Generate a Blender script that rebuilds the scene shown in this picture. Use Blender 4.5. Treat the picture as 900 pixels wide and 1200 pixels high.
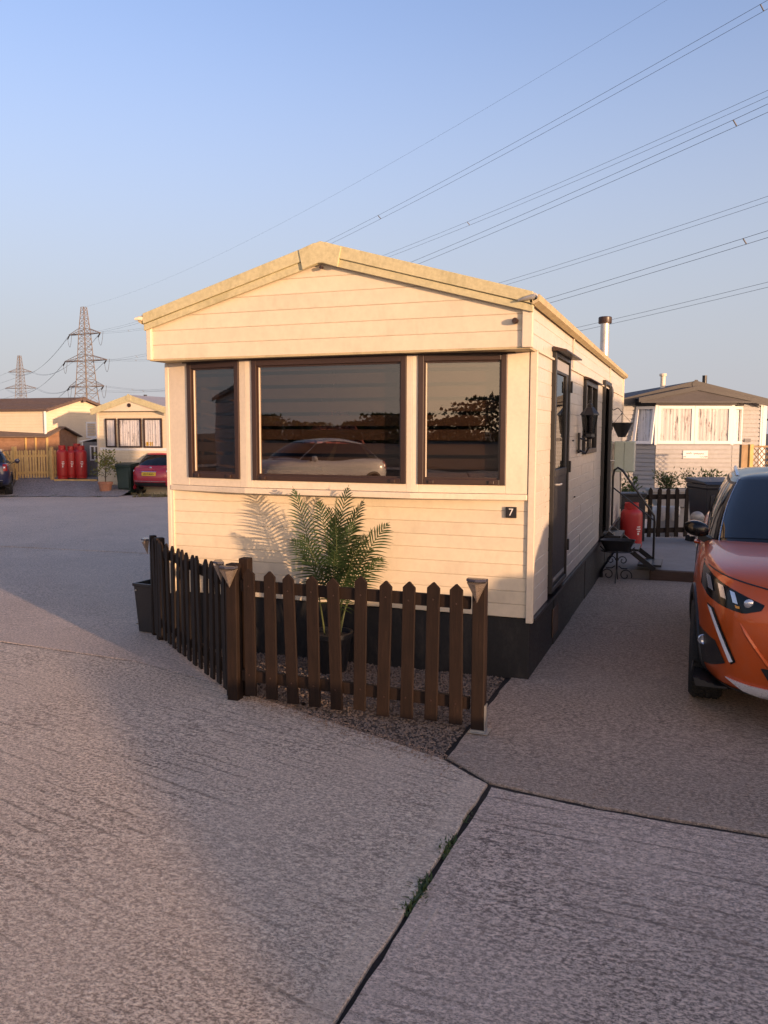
import bpy, bmesh, math, random
from mathutils import Vector, Matrix
from mathutils.bvhtree import BVHTree
R = math.radians
rnd = random.Random(7)
for o in list(bpy.data.objects): bpy.data.objects.remove(o)
scn = bpy.context.scene
col = scn.collection

# ------------------------------------------------------------------ camera
cam_d = bpy.data.cameras.new('camera'); cam = bpy.data.objects.new('camera', cam_d); col.objects.link(cam)
CAM = Vector((1.037, -5.90, 1.80)); YAW = .3543; PITCH = .0961
cam.matrix_world = Matrix.Translation(CAM) @ Matrix.Rotation(YAW, 4, 'Z') @ Matrix.Rotation(math.pi/2 - PITCH, 4, 'X') @ Matrix.Rotation(.002, 4, 'Z')
cam_d.sensor_fit = 'VERTICAL'; cam_d.sensor_height = 36; cam_d.lens = 968.45/1200*36
cam_d.clip_end = 6000; cam_d.clip_start = .05
scn.camera = cam
scn.render.resolution_x = 768; scn.render.resolution_y = 1024

# ------------------------------------------------------------------ light
SUN_EL = R(4.5); SUN_DIR = Vector((.863*math.cos(SUN_EL), -.506*math.cos(SUN_EL), math.sin(SUN_EL))).normalized()
w = bpy.data.worlds.new('World'); scn.world = w; w.use_nodes = True
nt = w.node_tree; nt.nodes.clear()
sky = nt.nodes.new('ShaderNodeTexSky'); sky.sky_type = 'NISHITA'; sky.sun_disc = False
sky.sun_elevation = SUN_EL; sky.sun_rotation = math.atan2(SUN_DIR.x, SUN_DIR.y)
sky.altitude = 0; sky.air_density = 1.0; sky.dust_density = 1.2; sky.ozone_density = 2.2
bg = nt.nodes.new('ShaderNodeBackground'); bg.inputs['Strength'].default_value = .15
wo = nt.nodes.new('ShaderNodeOutputWorld')
# thin lilac evening haze thickening evenly towards the horizon all the way round
tc = nt.nodes.new('ShaderNodeTexCoord'); sx = nt.nodes.new('ShaderNodeSeparateXYZ'); nt.links.new(tc.outputs['Generated'], sx.inputs[0])
hz = nt.nodes.new('ShaderNodeMapRange'); hz.interpolation_type = 'SMOOTHERSTEP'; nt.links.new(sx.outputs[2], hz.inputs[0])
for k, v in ((1, .62), (2, -.05), (3, .0), (4, .93)): hz.inputs[k].default_value = v
tint = nt.nodes.new('ShaderNodeMix'); tint.data_type = 'RGBA'; tint.blend_type = 'MULTIPLY'; tint.inputs[0].default_value = 1
nt.links.new(sky.outputs[0], tint.inputs[6]); tint.inputs[7].default_value = (1.10, .86, .97, 1)
mh = nt.nodes.new('ShaderNodeMix'); mh.data_type = 'RGBA'; nt.links.new(hz.outputs[0], mh.inputs[0]); nt.links.new(tint.outputs[2], mh.inputs[6]); 
# the haze is lilac away from the low sun and peach towards it
dt = nt.nodes.new('ShaderNodeVectorMath'); dt.operation = 'DOT_PRODUCT'; nt.links.new(tc.outputs['Generated'], dt.inputs[0]); dt.inputs[1].default_value = (.863, -.506, 0)
sw = nt.nodes.new('ShaderNodeMapRange'); sw.interpolation_type = 'SMOOTHSTEP'; nt.links.new(dt.outputs['Value'], sw.inputs[0]); sw.inputs[1].default_value = -.05; sw.inputs[2].default_value = 1.0
hc = nt.nodes.new('ShaderNodeMix'); hc.data_type = 'RGBA'; nt.links.new(sw.outputs[0], hc.inputs[0]); hc.inputs[6].default_value = (1.02, 1.06, 1.19, 1); hc.inputs[7].default_value = (8.4, 5.9, 3.6, 1)
nt.links.new(hc.outputs[2], mh.inputs[7])
nt.links.new(mh.outputs[2], bg.inputs[0]); nt.links.new(bg.outputs[0], wo.inputs[0])
sun_d = bpy.data.lights.new('sun', 'SUN'); sun_d.energy = 2.0; sun_d.angle = R(.75); sun_d.color = (1, .62, .36)
sun = bpy.data.objects.new('sun', sun_d); col.objects.link(sun)
sun.rotation_euler = (-SUN_DIR).to_track_quat('-Z', 'Y').to_euler(); sun.location = (20, -12, 15)
scn.view_settings.view_transform = 'Standard'; scn.view_settings.look = 'None'
scn.view_settings.exposure = 1.75; scn.view_settings.gamma = 1

# ------------------------------------------------------------------ helpers
FX, FY = -math.sin(YAW), math.cos(YAW)          # level viewing direction
def gz(x, y):
    """the yard falls away gently from the camera"""
    d = (x-CAM.x)*FX + (y-CAM.y)*FY
    d = max(-8.0, min(d, 48.0))
    return -.014*(d - 5.78)
def lerp(a, b, t): return a + (b-a)*t
def tag(o, label=None, cat=None, group=None, kind=None):
    if label: o['label'] = label
    if cat: o['category'] = cat
    if group: o['group'] = group
    if kind: o['kind'] = kind
    return o
def empty(name, loc, rz=0, label=None, cat=None, group=None):
    o = bpy.data.objects.new(name, None); col.objects.link(o)
    o.location = loc; o.rotation_euler = (0, 0, rz); o.empty_display_size = .2
    return tag(o, label, cat, group)
def link_mesh(name, me, parent=None, loc=None):
    o = bpy.data.objects.new(name, me); col.objects.link(o)
    if parent: o.parent = parent
    if loc is not None: o.location = loc
    return o
def copy_tree(o, parent=None):
    c = o.copy(); col.objects.link(c)
    if parent: c.parent = parent
    for ch in [k for k in bpy.data.objects if k.parent == o]: copy_tree(ch, c)
    return c

class MB:
    def __init__(s): s.v = []; s.f = []; s.m = []; s.cur = 0
    def add(s, vs, fs):
        b = len(s.v); s.v += [tuple(p) for p in vs]
        s.f += [tuple(i+b for i in f) for f in fs]; s.m += [s.cur]*len(fs); return s
    def box(s, x0, x1, y0, y1, z0, z1):
        return s.add([(x0,y0,z0),(x1,y0,z0),(x1,y1,z0),(x0,y1,z0),(x0,y0,z1),(x1,y0,z1),(x1,y1,z1),(x0,y1,z1)],
            [(0,3,2,1),(4,5,6,7),(0,1,5,4),(1,2,6,5),(2,3,7,6),(3,0,4,7)])
    def obox(s, c, ax, ay, az, hx, hy, hz):
        c = Vector(c); ax = Vector(ax)*hx; ay = Vector(ay)*hy; az = Vector(az)*hz
        P = [c+ax*i+ay*j+az*k for k in (-1,1) for (i,j) in ((-1,-1),(1,-1),(1,1),(-1,1))]
        return s.add(P, [(0,3,2,1),(4,5,6,7),(0,1,5,4),(1,2,6,5),(2,3,7,6),(3,0,4,7)])
    def bar(s, a, b, wx, wy, up=(0,0,1)):
        a = Vector(a); b = Vector(b); d = (b-a); L = d.length; d.normalize()
        u = Vector(up); x = d.cross(u)
        if x.length < 1e-4: x = d.cross(Vector((0,1,0)))
        x.normalize(); y = x.cross(d)
        return s.obox((a+b)/2, d, x, y, L/2, wx/2, wy/2)
    def prism(s, poly, vec):
        """poly: list of 3d points (planar), extruded by vec"""
        n = len(poly); vec = Vector(vec); P = [Vector(p) for p in poly]
        fs = [tuple(range(n))[::-1], tuple(range(n, 2*n))]
        fs += [(i, (i+1)%n, (i+1)%n+n, i+n) for i in range(n)]
        return s.add(P+[p+vec for p in P], fs)
    def tube(s, pts, r, n=8, cap=True):
        pts = [Vector(p) for p in pts]; rings = []
        rr = r if isinstance(r, (list, tuple)) else [r]*len(pts)
        prev = None; V = []
        for i, p in enumerate(pts):
            d = (pts[min(i+1, len(pts)-1)] - pts[max(i-1, 0)]).normalized()
            if prev is None:
                x = d.cross(Vector((0,0,1)))
                if x.length < 1e-3: x = d.cross(Vector((0,1,0)))
            else: x = prev - d*prev.dot(d)
            x.normalize(); y = d.cross(x); prev = x
            V += [p + (x*math.cos(2*math.pi*k/n) + y*math.sin(2*math.pi*k/n))*rr[i] for k in range(n)]
        F = []
        for i in range(len(pts)-1):
            for k in range(n):
                a = i*n+k; b = i*n+(k+1)%n; F.append((a, b, b+n, a+n))
        if cap: F.append(tuple(range(n))[::-1]); F.append(tuple(range((len(pts)-1)*n, len(pts)*n)))
        return s.add(V, F)
    def lathe(s, prof, c=(0,0,0), n=24, axis='z', cap=True):
        c = Vector(c); V = []; F = []
        for (r, h) in prof:
            for k in range(n):
                a = 2*math.pi*k/n; p = (r*math.cos(a), r*math.sin(a), h)
                if axis == 'x': p = (p[2], p[0], p[1])
                if axis == 'y': p = (p[0], p[2], p[1])
                V.append(c+Vector(p))
        for i in range(len(prof)-1):
            for k in range(n):
                a = i*n+k; b = i*n+(k+1)%n; F.append((a, b, b+n, a+n))
        if cap: F.append(tuple(range(n))[::-1]); F.append(tuple(range((len(prof)-1)*n, len(prof)*n)))
        return s.add(V, F)
    def grid(s, rows, close=False):
        n = len(rows[0]); V = [p for r in rows for p in r]; F = []
        for i in range(len(rows)-1):
            for k in range(n-(0 if close else 1)):
                a = i*n+k; b = i*n+(k+1)%n; F.append((a, b, b+n, a+n))
        return s.add(V, F)
    def mesh(s, name, mats, smooth=False):
        me = bpy.data.meshes.new(name); me.from_pydata(s.v, [], s.f)
        for m in (mats if isinstance(mats, (list, tuple)) else [mats]): me.materials.append(m)
        if isinstance(mats, (list, tuple)):
            me.polygons.foreach_set('material_index', s.m)
        bm = bmesh.new(); bm.from_mesh(me); bmesh.ops.recalc_face_normals(bm, faces=bm.faces); bm.to_mesh(me); bm.free()
        if smooth:
            me.polygons.foreach_set('use_smooth', [True]*len(me.polygons))
            try: me.set_sharp_from_angle(angle=R(38))
            except Exception: pass
        me.update(); return me
    def build(s, name, mats, parent=None, smooth=False, bevel=0, loc=None):
        o = link_mesh(name, s.mesh(name, mats, smooth), parent, loc)
        if bevel:
            b = o.modifiers.new('bevel', 'BEVEL'); b.width = bevel; b.segments = 2; b.limit_method = 'ANGLE'; b.angle_limit = R(40)
        return o
def box(name, m, parent, x0, x1, y0, y1, z0, z1, bevel=0):
    return MB().box(x0,x1,y0,y1,z0,z1).build(name, m, parent, bevel=bevel)
def apply_mods(o):
    dg = bpy.context.evaluated_depsgraph_get(); dg.update()
    me = bpy.data.meshes.new_from_object(o.evaluated_get(dg)); o.modifiers.clear(); o.data = me
    return o
def text(name, body, size, mw, m, parent=None, ext=.001):
    cu = bpy.data.curves.new(name, 'FONT'); cu.body = body; cu.size = size; cu.extrude = ext
    cu.align_x = 'CENTER'; cu.align_y = 'CENTER'
    t = bpy.data.objects.new(name+'_tmp', cu); col.objects.link(t)
    dg = bpy.context.evaluated_depsgraph_get(); dg.update()
    me = bpy.data.meshes.new_from_object(t.evaluated_get(dg)); bpy.data.objects.remove(t)
    me.transform(mw); me.materials.clear(); me.materials.append(m)
    return link_mesh(name, me, parent)

# ------------------------------------------------------------------ materials
class NT:
    def __init__(s, name):
        s.m = bpy.data.materials.new(name); s.m.use_nodes = True; s.t = s.m.node_tree; s.t.nodes.clear()
        s.out = s.n('ShaderNodeOutputMaterial')
    def n(s, ty, **kw):
        nd = s.t.nodes.new(ty)
        for k, v in kw.items():
            if k.startswith('i_'):
                key = k[2:]; key = int(key) if key.isdigit() else key.replace('_', ' ')
                if hasattr(v, 'is_linked') or hasattr(v, 'links'): s.t.links.new(v, nd.inputs[key])
                else: nd.inputs[key].default_value = v
            else: setattr(nd, k, v)
        return nd
    def l(s, a, b): s.t.links.new(a, b)
    def coord(s, scale=(1,1,1), rot=(0,0,0), rand=True):
        tc = s.n('ShaderNodeTexCoord'); src = tc.outputs['Object']
        if rand:
            oi = s.n('ShaderNodeObjectInfo'); mu = s.n('ShaderNodeMath', operation='MULTIPLY', i_0=oi.outputs['Random'], i_1=37.)
            va = s.n('ShaderNodeVectorMath', operation='ADD', i_0=src); s.l(mu.outputs[0], va.inputs[1]); src = va.outputs[0]
        mp = s.n('ShaderNodeMapping'); s.l(src, mp.inputs[0]); mp.inputs['Scale'].default_value = scale; mp.inputs['Rotation'].default_value = rot
        return mp.outputs[0]
    def noise(s, vec, scale, detail=4, rough=.6, dist=0):
        nd = s.n('ShaderNodeTexNoise'); s.l(vec, nd.inputs['Vector'])
        nd.inputs['Scale'].default_value = scale; nd.inputs['Detail'].default_value = detail; nd.inputs['Roughness'].default_value = rough; nd.inputs['Distortion'].default_value = dist
        return nd.outputs['Fac']
    def ramp(s, fac, a, b, ca=0, cb=1):
        nd = s.n('ShaderNodeMapRange', i_0=fac, i_1=a, i_2=b, i_3=ca, i_4=cb); nd.clamp = True; return nd.outputs[0]
    def math(s, op, a, b=0.): nd = s.n('ShaderNodeMath', operation=op, i_0=a, i_1=b); return nd.outputs[0]
    def mix(s, fac, a, b, blend='MIX'):
        nd = s.n('ShaderNodeMix', data_type='RGBA', blend_type=blend)
        for sock, v in ((nd.inputs[0], fac), (nd.inputs[6], a), (nd.inputs[7], b)):
            if hasattr(v, 'is_linked'): s.l(v, sock)
            else: sock.default_value = v if isinstance(v, (int, float)) else (tuple(v)+(1,))[:4]
        return nd.outputs[2]
    def bump(s, h, strength=.3, dist=.01, normal=None):
        nd = s.n('ShaderNodeBump'); s.l(h, nd.inputs['Height']); nd.inputs['Strength'].default_value = strength; nd.inputs['Distance'].default_value = dist
        if normal: s.l(normal, nd.inputs['Normal'])
        return nd.outputs[0]
    def principled(s, color, rough=.5, normal=None, **kw):
        p = s.n('ShaderNodeBsdfPrincipled')
        for key, v in (('Base Color', color), ('Roughness', rough)):
            if hasattr(v, 'is_linked'): s.l(v, p.inputs[key])
            else: p.inputs[key].default_value = v if isinstance(v, (int, float)) else (tuple(v)+(1,))[:4]
        for k, v in kw.items(): p.inputs[k].default_value = v
        if normal: s.l(normal, p.inputs['Normal'])
        s.l(p.outputs[0], s.out.inputs[0]); return s.m
def sc(c, k): return tuple(min(1, x*k) for x in c)
def paint(name, c, rough=.5, var=.12, scale=3, dirt=None, dirt_amt=.35, bump=.0, bscale=60, fine=.04, **kw):
    t = NT(name); v = t.coord()
    n1 = t.noise(v, scale, 5); n2 = t.noise(v, scale*14, 3)
    c1 = t.mix(t.ramp(n1, .3, .7), sc(c, 1-var), sc(c, 1+var*.6))
    c1 = t.mix(t.ramp(n2, .35, .7, 0, 1), c1, t.mix(1., c1, (1-fine*2,)*3, 'MULTIPLY'))
    if dirt:
        d = t.ramp(t.noise(t.coord((1,1,.35)), scale*2.3, 7, .7), .52, .75, 0, dirt_amt); c1 = t.mix(d, c1, dirt)
    nm = t.bump(t.noise(v, bscale, 3), bump, .01) if bump else None
    r = t.ramp(n2, .3, .7, max(0, rough-.06), min(1, rough+.08))
    return t.principled(c1, r, nm, **kw)
def wood(name, c, c2, rough=.75, sv=(30, 30, 2.2), bump=.25, wear=None, wa=.5):
    t = NT(name); v = t.coord(sv)
    g = t.noise(v, 1.6, 5, .65, .6); big = t.noise(t.coord((1,1,1)), 5, 3)
    cc = t.mix(t.ramp(g, .3, .72), c, c2)
    cc = t.mix(t.ramp(big, .35, .7, 0, .5), cc, sc(c, .6))
    if wear:
        cc = t.mix(t.ramp(t.noise(t.coord((3,3,1)), 9, 6, .75), .6, .78, 0, wa), cc, wear)
    return t.principled(cc, rough, t.bump(g, bump, .01), **{'Specular IOR Level': .25})
def glossy_paint(name, c, **kw):
    t = NT(name); v = t.coord()
    flake = t.noise(v, 900, 1); n = t.noise(v, 2.2, 4)
    cc = t.mix(t.ramp(flake, .35, .7, 0, .45), c, sc(c, 1.5))
    dust = t.ramp(t.noise(v, 7, 6, .7), .5, .85, 0, .12); cc = t.mix(dust, cc, (.3,.26,.22))
    a = dict({'Coat Weight': 1., 'Coat Roughness': .04, 'Metallic': .35}); a.update(kw)
    return t.principled(cc, .38, None, **a)
def glass(name, tint=(.5,.47,.44), ior=1.75, rough=.0):
    t = NT(name); fr = t.n('ShaderNodeFresnel'); ge = t.n('ShaderNodeNewGeometry'); mr = t.n('ShaderNodeMapRange', i_0=ge.outputs['Backfacing'], i_3=ior, i_4=1/ior); t.l(mr.outputs[0], fr.inputs[0])
    v = t.coord(); bm = t.bump(t.noise(v, 1.3, 2), .06, .02)
    tr = t.n('ShaderNodeBsdfTransparent'); tr.inputs[0].default_value = (*tint, 1)
    gl = t.n('ShaderNodeBsdfGlossy'); gl.inputs['Roughness'].default_value = rough; t.l(bm, gl.inputs['Normal'])
    mx = t.n('ShaderNodeMixShader'); t.l(fr.outputs[0], mx.inputs[0]); t.l(tr.outputs[0], mx.inputs[1]); t.l(gl.outputs[0], mx.inputs[2])
    t.l(mx.outputs[0], t.out.inputs[0]); return t.m

M = {}
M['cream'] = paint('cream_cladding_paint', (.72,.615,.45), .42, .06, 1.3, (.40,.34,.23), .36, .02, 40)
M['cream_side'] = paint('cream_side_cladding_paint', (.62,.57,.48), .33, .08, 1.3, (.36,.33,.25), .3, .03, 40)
M['cream_trim'] = paint('cream_trim_paint', (.70,.60,.46), .4, .07, 2.5, (.40,.35,.24), .3)
M['fascia'] = paint('algae_stained_fascia', (.58,.515,.30), .6, .10, 2.2, (.26,.23,.10), .6, .08, 50, .1)
M['gutter'] = paint('weathered_gutter', (.50,.40,.22), .55, .15, 4, (.2,.16,.08), .6, .05)
M['roof_pale'] = paint('pale_roof_sheet', (.5,.48,.44), .5, .1, 2, (.3,.28,.2), .5)
M['brown'] = paint('brown_window_frame', (.040,.020,.014), .38, .15, 6)
M['black'] = paint('black_painted_metal', (.016,.015,.016), .38, .15, 6, (.05,.045,.04), .3)
M['skirt'] = paint('black_skirting_panel', (.012,.012,.013), .55, .2, 3, (.09,.075,.062), .45, .06, 30)
M['plastic'] = paint('black_plastic', (.018,.018,.02), .45, .12, 6, (.06,.055,.05), .25)
M['pane'] = glass('window_pane', (.70,.64,.59), 2.0)
M['dark_pane'] = glass('door_pane', (.3,.3,.3), 1.9)
M['blind'] = paint('brown_roller_blind_fabric', (.12,.088,.072), .9, .1, 20)
M['blind2'] = paint('pale_roller_blind_fabric', (.075,.055,.045), .9, .1, 20)
def sheer(name, c, k):
    t = NT(name); d = t.n('ShaderNodeBsdfDiffuse'); d.inputs[0].default_value = (*c, 1); tr = t.n('ShaderNodeBsdfTransparent'); mx = t.n('ShaderNodeMixShader')
    f = t.ramp(t.noise(t.coord(), 300, 2), .3, .7, k-.1, k+.1); t.l(f, mx.inputs[0]); t.l(d.outputs[0], mx.inputs[1]); t.l(tr.outputs[0], mx.inputs[2]); t.l(mx.outputs[0], t.out.inputs[0]); return t.m
M['blind2'] = sheer('sheer_roller_blind_gauze', (.17,.13,.11), .5)
M['room'] = paint('dim_room_lining', (.16,.125,.10), .9, .1, 2)
M['pink'] = paint('pink_lampshade_cloth', (.72,.36,.46), .8, .15, 8)
M['fence'] = wood('dark_stained_picket', (.011,.0055,.0033), (.023,.012,.0075), .72, wear=(.07,.038,.024), wa=.4)
M['fence_shade'] = wood('shaded_stained_picket', (.014,.009,.007), (.025,.016,.011), .75)  # copy of the picket stain with shade put into its colour
M['yellow_wood'] = wood('pale_yellow_timber', (.62,.40,.14), (.72,.50,.22), .7)
M['shed_wood'] = wood('brown_shed_timber', (.30,.16,.09), (.38,.22,.13), .8, (2.2,2.2,40))
M['sleeper'] = wood('worn_sleeper_timber', (.10,.065,.045), (.15,.10,.07), .9, (2,30,30), wear=(.2,.15,.11))
M['trellis'] = wood('trellis_timber', (.30,.20,.11), (.40,.28,.16), .8)
M['galv'] = paint('galvanised_steel', (.42,.41,.38), .45, .2, 12, (.25,.2,.15), .4, Metallic=.6)
M['steel'] = paint('flue_steel', (.55,.52,.48), .38, .12, 8, (.25,.2,.15), .4, Metallic=.7)
M['solar'] = paint('solar_light_glass', (.30,.24,.19), .25, .25, 30, Metallic=.5)
M['solar_cap'] = paint('solar_light_panel', (.05,.05,.07), .2, .2, 20)
M['red_gas'] = paint('red_cylinder_paint', (.42,.022,.020), .42, .14, 5, (.16,.03,.03), .5, .05, 60)
M['white'] = paint('white_upvc', (.78,.76,.73), .35, .05, 4, (.5,.46,.42), .25)
M['white_print'] = paint('white_print', (.72,.70,.66), .5, .1, 30)
M['grey_clad'] = paint('grey_beige_cladding', (.35,.345,.345), .5, .06, 1.2, (.26,.24,.2), .3)
M['grey_trim'] = paint('dark_grey_fascia_board', (.032,.028,.029), .5, .12, 3)
M['grey_roof'] = paint('grey_felt_roof', (.075,.068,.070), .8, .15, 3)
M['lilac_roof'] = paint('pale_grey_roof', (.34,.33,.34), .7, .1, 2)
M['tile'] = paint('brown_roof_tile', (.12,.080,.065), .8, .25, 9, (.2,.15,.12), .5, .2, 20)
M['shed_roof'] = paint('brown_roofing_felt', (.17,.12,.09), .9, .18, 6)
M['chalet'] = paint('pale_cream_boards', (.74,.63,.46), .5, .06, 1.5, (.5,.42,.3), .2)
M['net'] = None
M['meter'] = paint('pale_green_cupboard', (.47,.53,.44), .4, .06, 4, (.3,.33,.27), .3)
M['terracotta'] = paint('terracotta', (.42,.19,.11), .8, .18, 8, (.5,.35,.28), .4, .1, 40)
M['bin_green'] = paint('dark_green_bin_plastic', (.020,.042,.036), .45, .12, 6, (.06,.07,.06), .3)
M['bin_grey'] = paint('charcoal_bin_plastic', (.028,.028,.032), .42, .12, 6, (.08,.075,.07), .3)
M['stone_pot'] = paint('pale_stone_trough', (.42,.40,.36), .85, .15, 8, (.25,.23,.2), .5, .2, 40)
M['grey_shed'] = paint('grey_shed_paint', (.17,.165,.17), .6, .1, 4)
M['tyre'] = paint('tyre_rubber', (.014,.014,.014), .8, .2, 20, (.07,.06,.05), .35, .15, 80)
M['rim'] = paint('alloy_rim', (.32,.32,.33), .35, .1, 8, (.1,.09,.08), .4, Metallic=.8)
M['orange'] = glossy_paint('orange_metallic_paint', (.50,.080,.008), **{'Coat Weight': .65})
M['redcar'] = glossy_paint('crimson_car_paint', (.36,.012,.030), Metallic=.15)
M['bluecar'] = glossy_paint('midnight_blue_paint', (.012,.016,.060))
M['whitecar'] = glossy_paint('white_car_paint', (.80,.79,.78), Metallic=0.)
M['car_glass'] = NT('car_glass').principled((.008,.010,.014), .03, None, **{'Coat Weight': 0., 'Specular IOR Level': .5})
M['car_black'] = paint('car_black_trim', (.012,.012,.013), .45, .15, 10, (.05,.045,.04), .3)
M['gloss_black'] = NT('gloss_black_trim').principled((.006,.006,.007), .14, None, **{'Coat Weight': 0., 'Specular IOR Level': .35})
M['chrome'] = paint('satin_chrome', (.62,.62,.64), .22, .08, 6, Metallic=.95)
M['blade'] = paint('pale_silver_trim', (.72,.74,.80), .3, .05, 6, Metallic=.25)
M['lamp_clear'] = NT('headlamp_reflector').principled((.55,.57,.62), .12, None, Metallic=.6)
M['lamp_white'] = paint('white_light_guide', (.78,.80,.84), .22, .03, 20)
M['lamp_amber'] = paint('amber_lens', (.75,.33,.04), .15, .1, 20)
M['lamp_red'] = paint('red_lens', (.35,.01,.012), .15, .1, 20)
M['plate_yellow'] = paint('yellow_plate', (.72,.46,.03), .4, .06, 20)
M['plate_white'] = paint('white_plate', (.7,.7,.68), .4, .05, 20)
M['ink'] = paint('black_ink', (.012,.012,.012), .5, .05, 20)
M['pylon'] = paint('weathered_pylon_steel', (.20,.175,.165), .7, .15, .3)
M['wire'] = paint('aluminium_conductor', (.13,.13,.14), .6, .1, .3)
M['insul'] = paint('brown_insulator', (.10,.08,.075), .4, .1, 3)
M['leaf'] = None
def leaf_mat(name, a, b, trans=.25):
    t = NT(name); v = t.coord(); n = t.noise(v, 9, 3); oi = t.n('ShaderNodeObjectInfo')
    c = t.mix(t.ramp(n, .3, .7), a, b)
    p = t.n('ShaderNodeBsdfPrincipled'); t.l(c, p.inputs['Base Color']); p.inputs['Roughness'].default_value = .45
    tr = t.n('ShaderNodeBsdfTranslucent'); t.l(t.mix(.5, c, (.25,.28,.03)), tr.inputs[0])
    mx = t.n('ShaderNodeMixShader'); mx.inputs[0].default_value = trans
    t.l(p.outputs[0], mx.inputs[1]); t.l(tr.outputs[0], mx.inputs[2]); t.l(mx.outputs[0], t.out.inputs[0]); return t.m
M['palm'] = leaf_mat('palm_leaflet', (.016,.038,.016), (.045,.080,.030))
M['palm_stem'] = paint('palm_stem', (.085,.10,.035), .5, .2, 12)
M['green'] = leaf_mat('garden_leaf', (.030,.060,.016), (.070,.100,.030))
M['lime'] = leaf_mat('yellow_green_leaf', (.10,.12,.025), (.19,.18,.045))
M['weed'] = leaf_mat('weed_leaf', (.035,.065,.014), (.075,.105,.028))
M['dry'] = leaf_mat('dry_weed_leaf', (.20,.17,.08), (.30,.25,.13))
M['hedge'] = leaf_mat('far_tree_leaf', (.05,.055,.03), (.10,.10,.055))  # leaf tone lightened, distance haze put into the colour
M['bark'] = wood('bark', (.09,.06,.04), (.15,.11,.08), .9)
M['soil'] = paint('dark_soil', (.035,.026,.019), .95, .3, 25, (.08,.06,.045), .4, .5, 90)

def curtain_mat():
    t = NT('patterned_net_curtain')
    v = t.coord((1,1,1))
    fold_shade = t.noise(t.coord((24,24,.5)), 1., 3, .6, .3)
    lace = t.noise(t.coord((34,34,5)), 1., 4, .72, .2); big = t.noise(t.coord((5,5,1.4)), 1., 2)
    thr = t.math('ADD', lace, t.math('MULTIPLY', t.math('SUBTRACT', big, .5), .55))
    thr = t.math('ADD', thr, t.math('MULTIPLY', t.math('SUBTRACT', fold_shade, .5), .5))
    c = t.mix(t.ramp(thr, .58, .70), (.90,.93,.99), (.17,.17,.19))
    c = t.mix(t.ramp(fold_shade, .40, .62, 0, .35), c, (.45,.45,.47))  # shade in the folds put into the colour as grey streaks
    return t.principled(c, .9)
M['net'] = curtain_mat()

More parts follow.
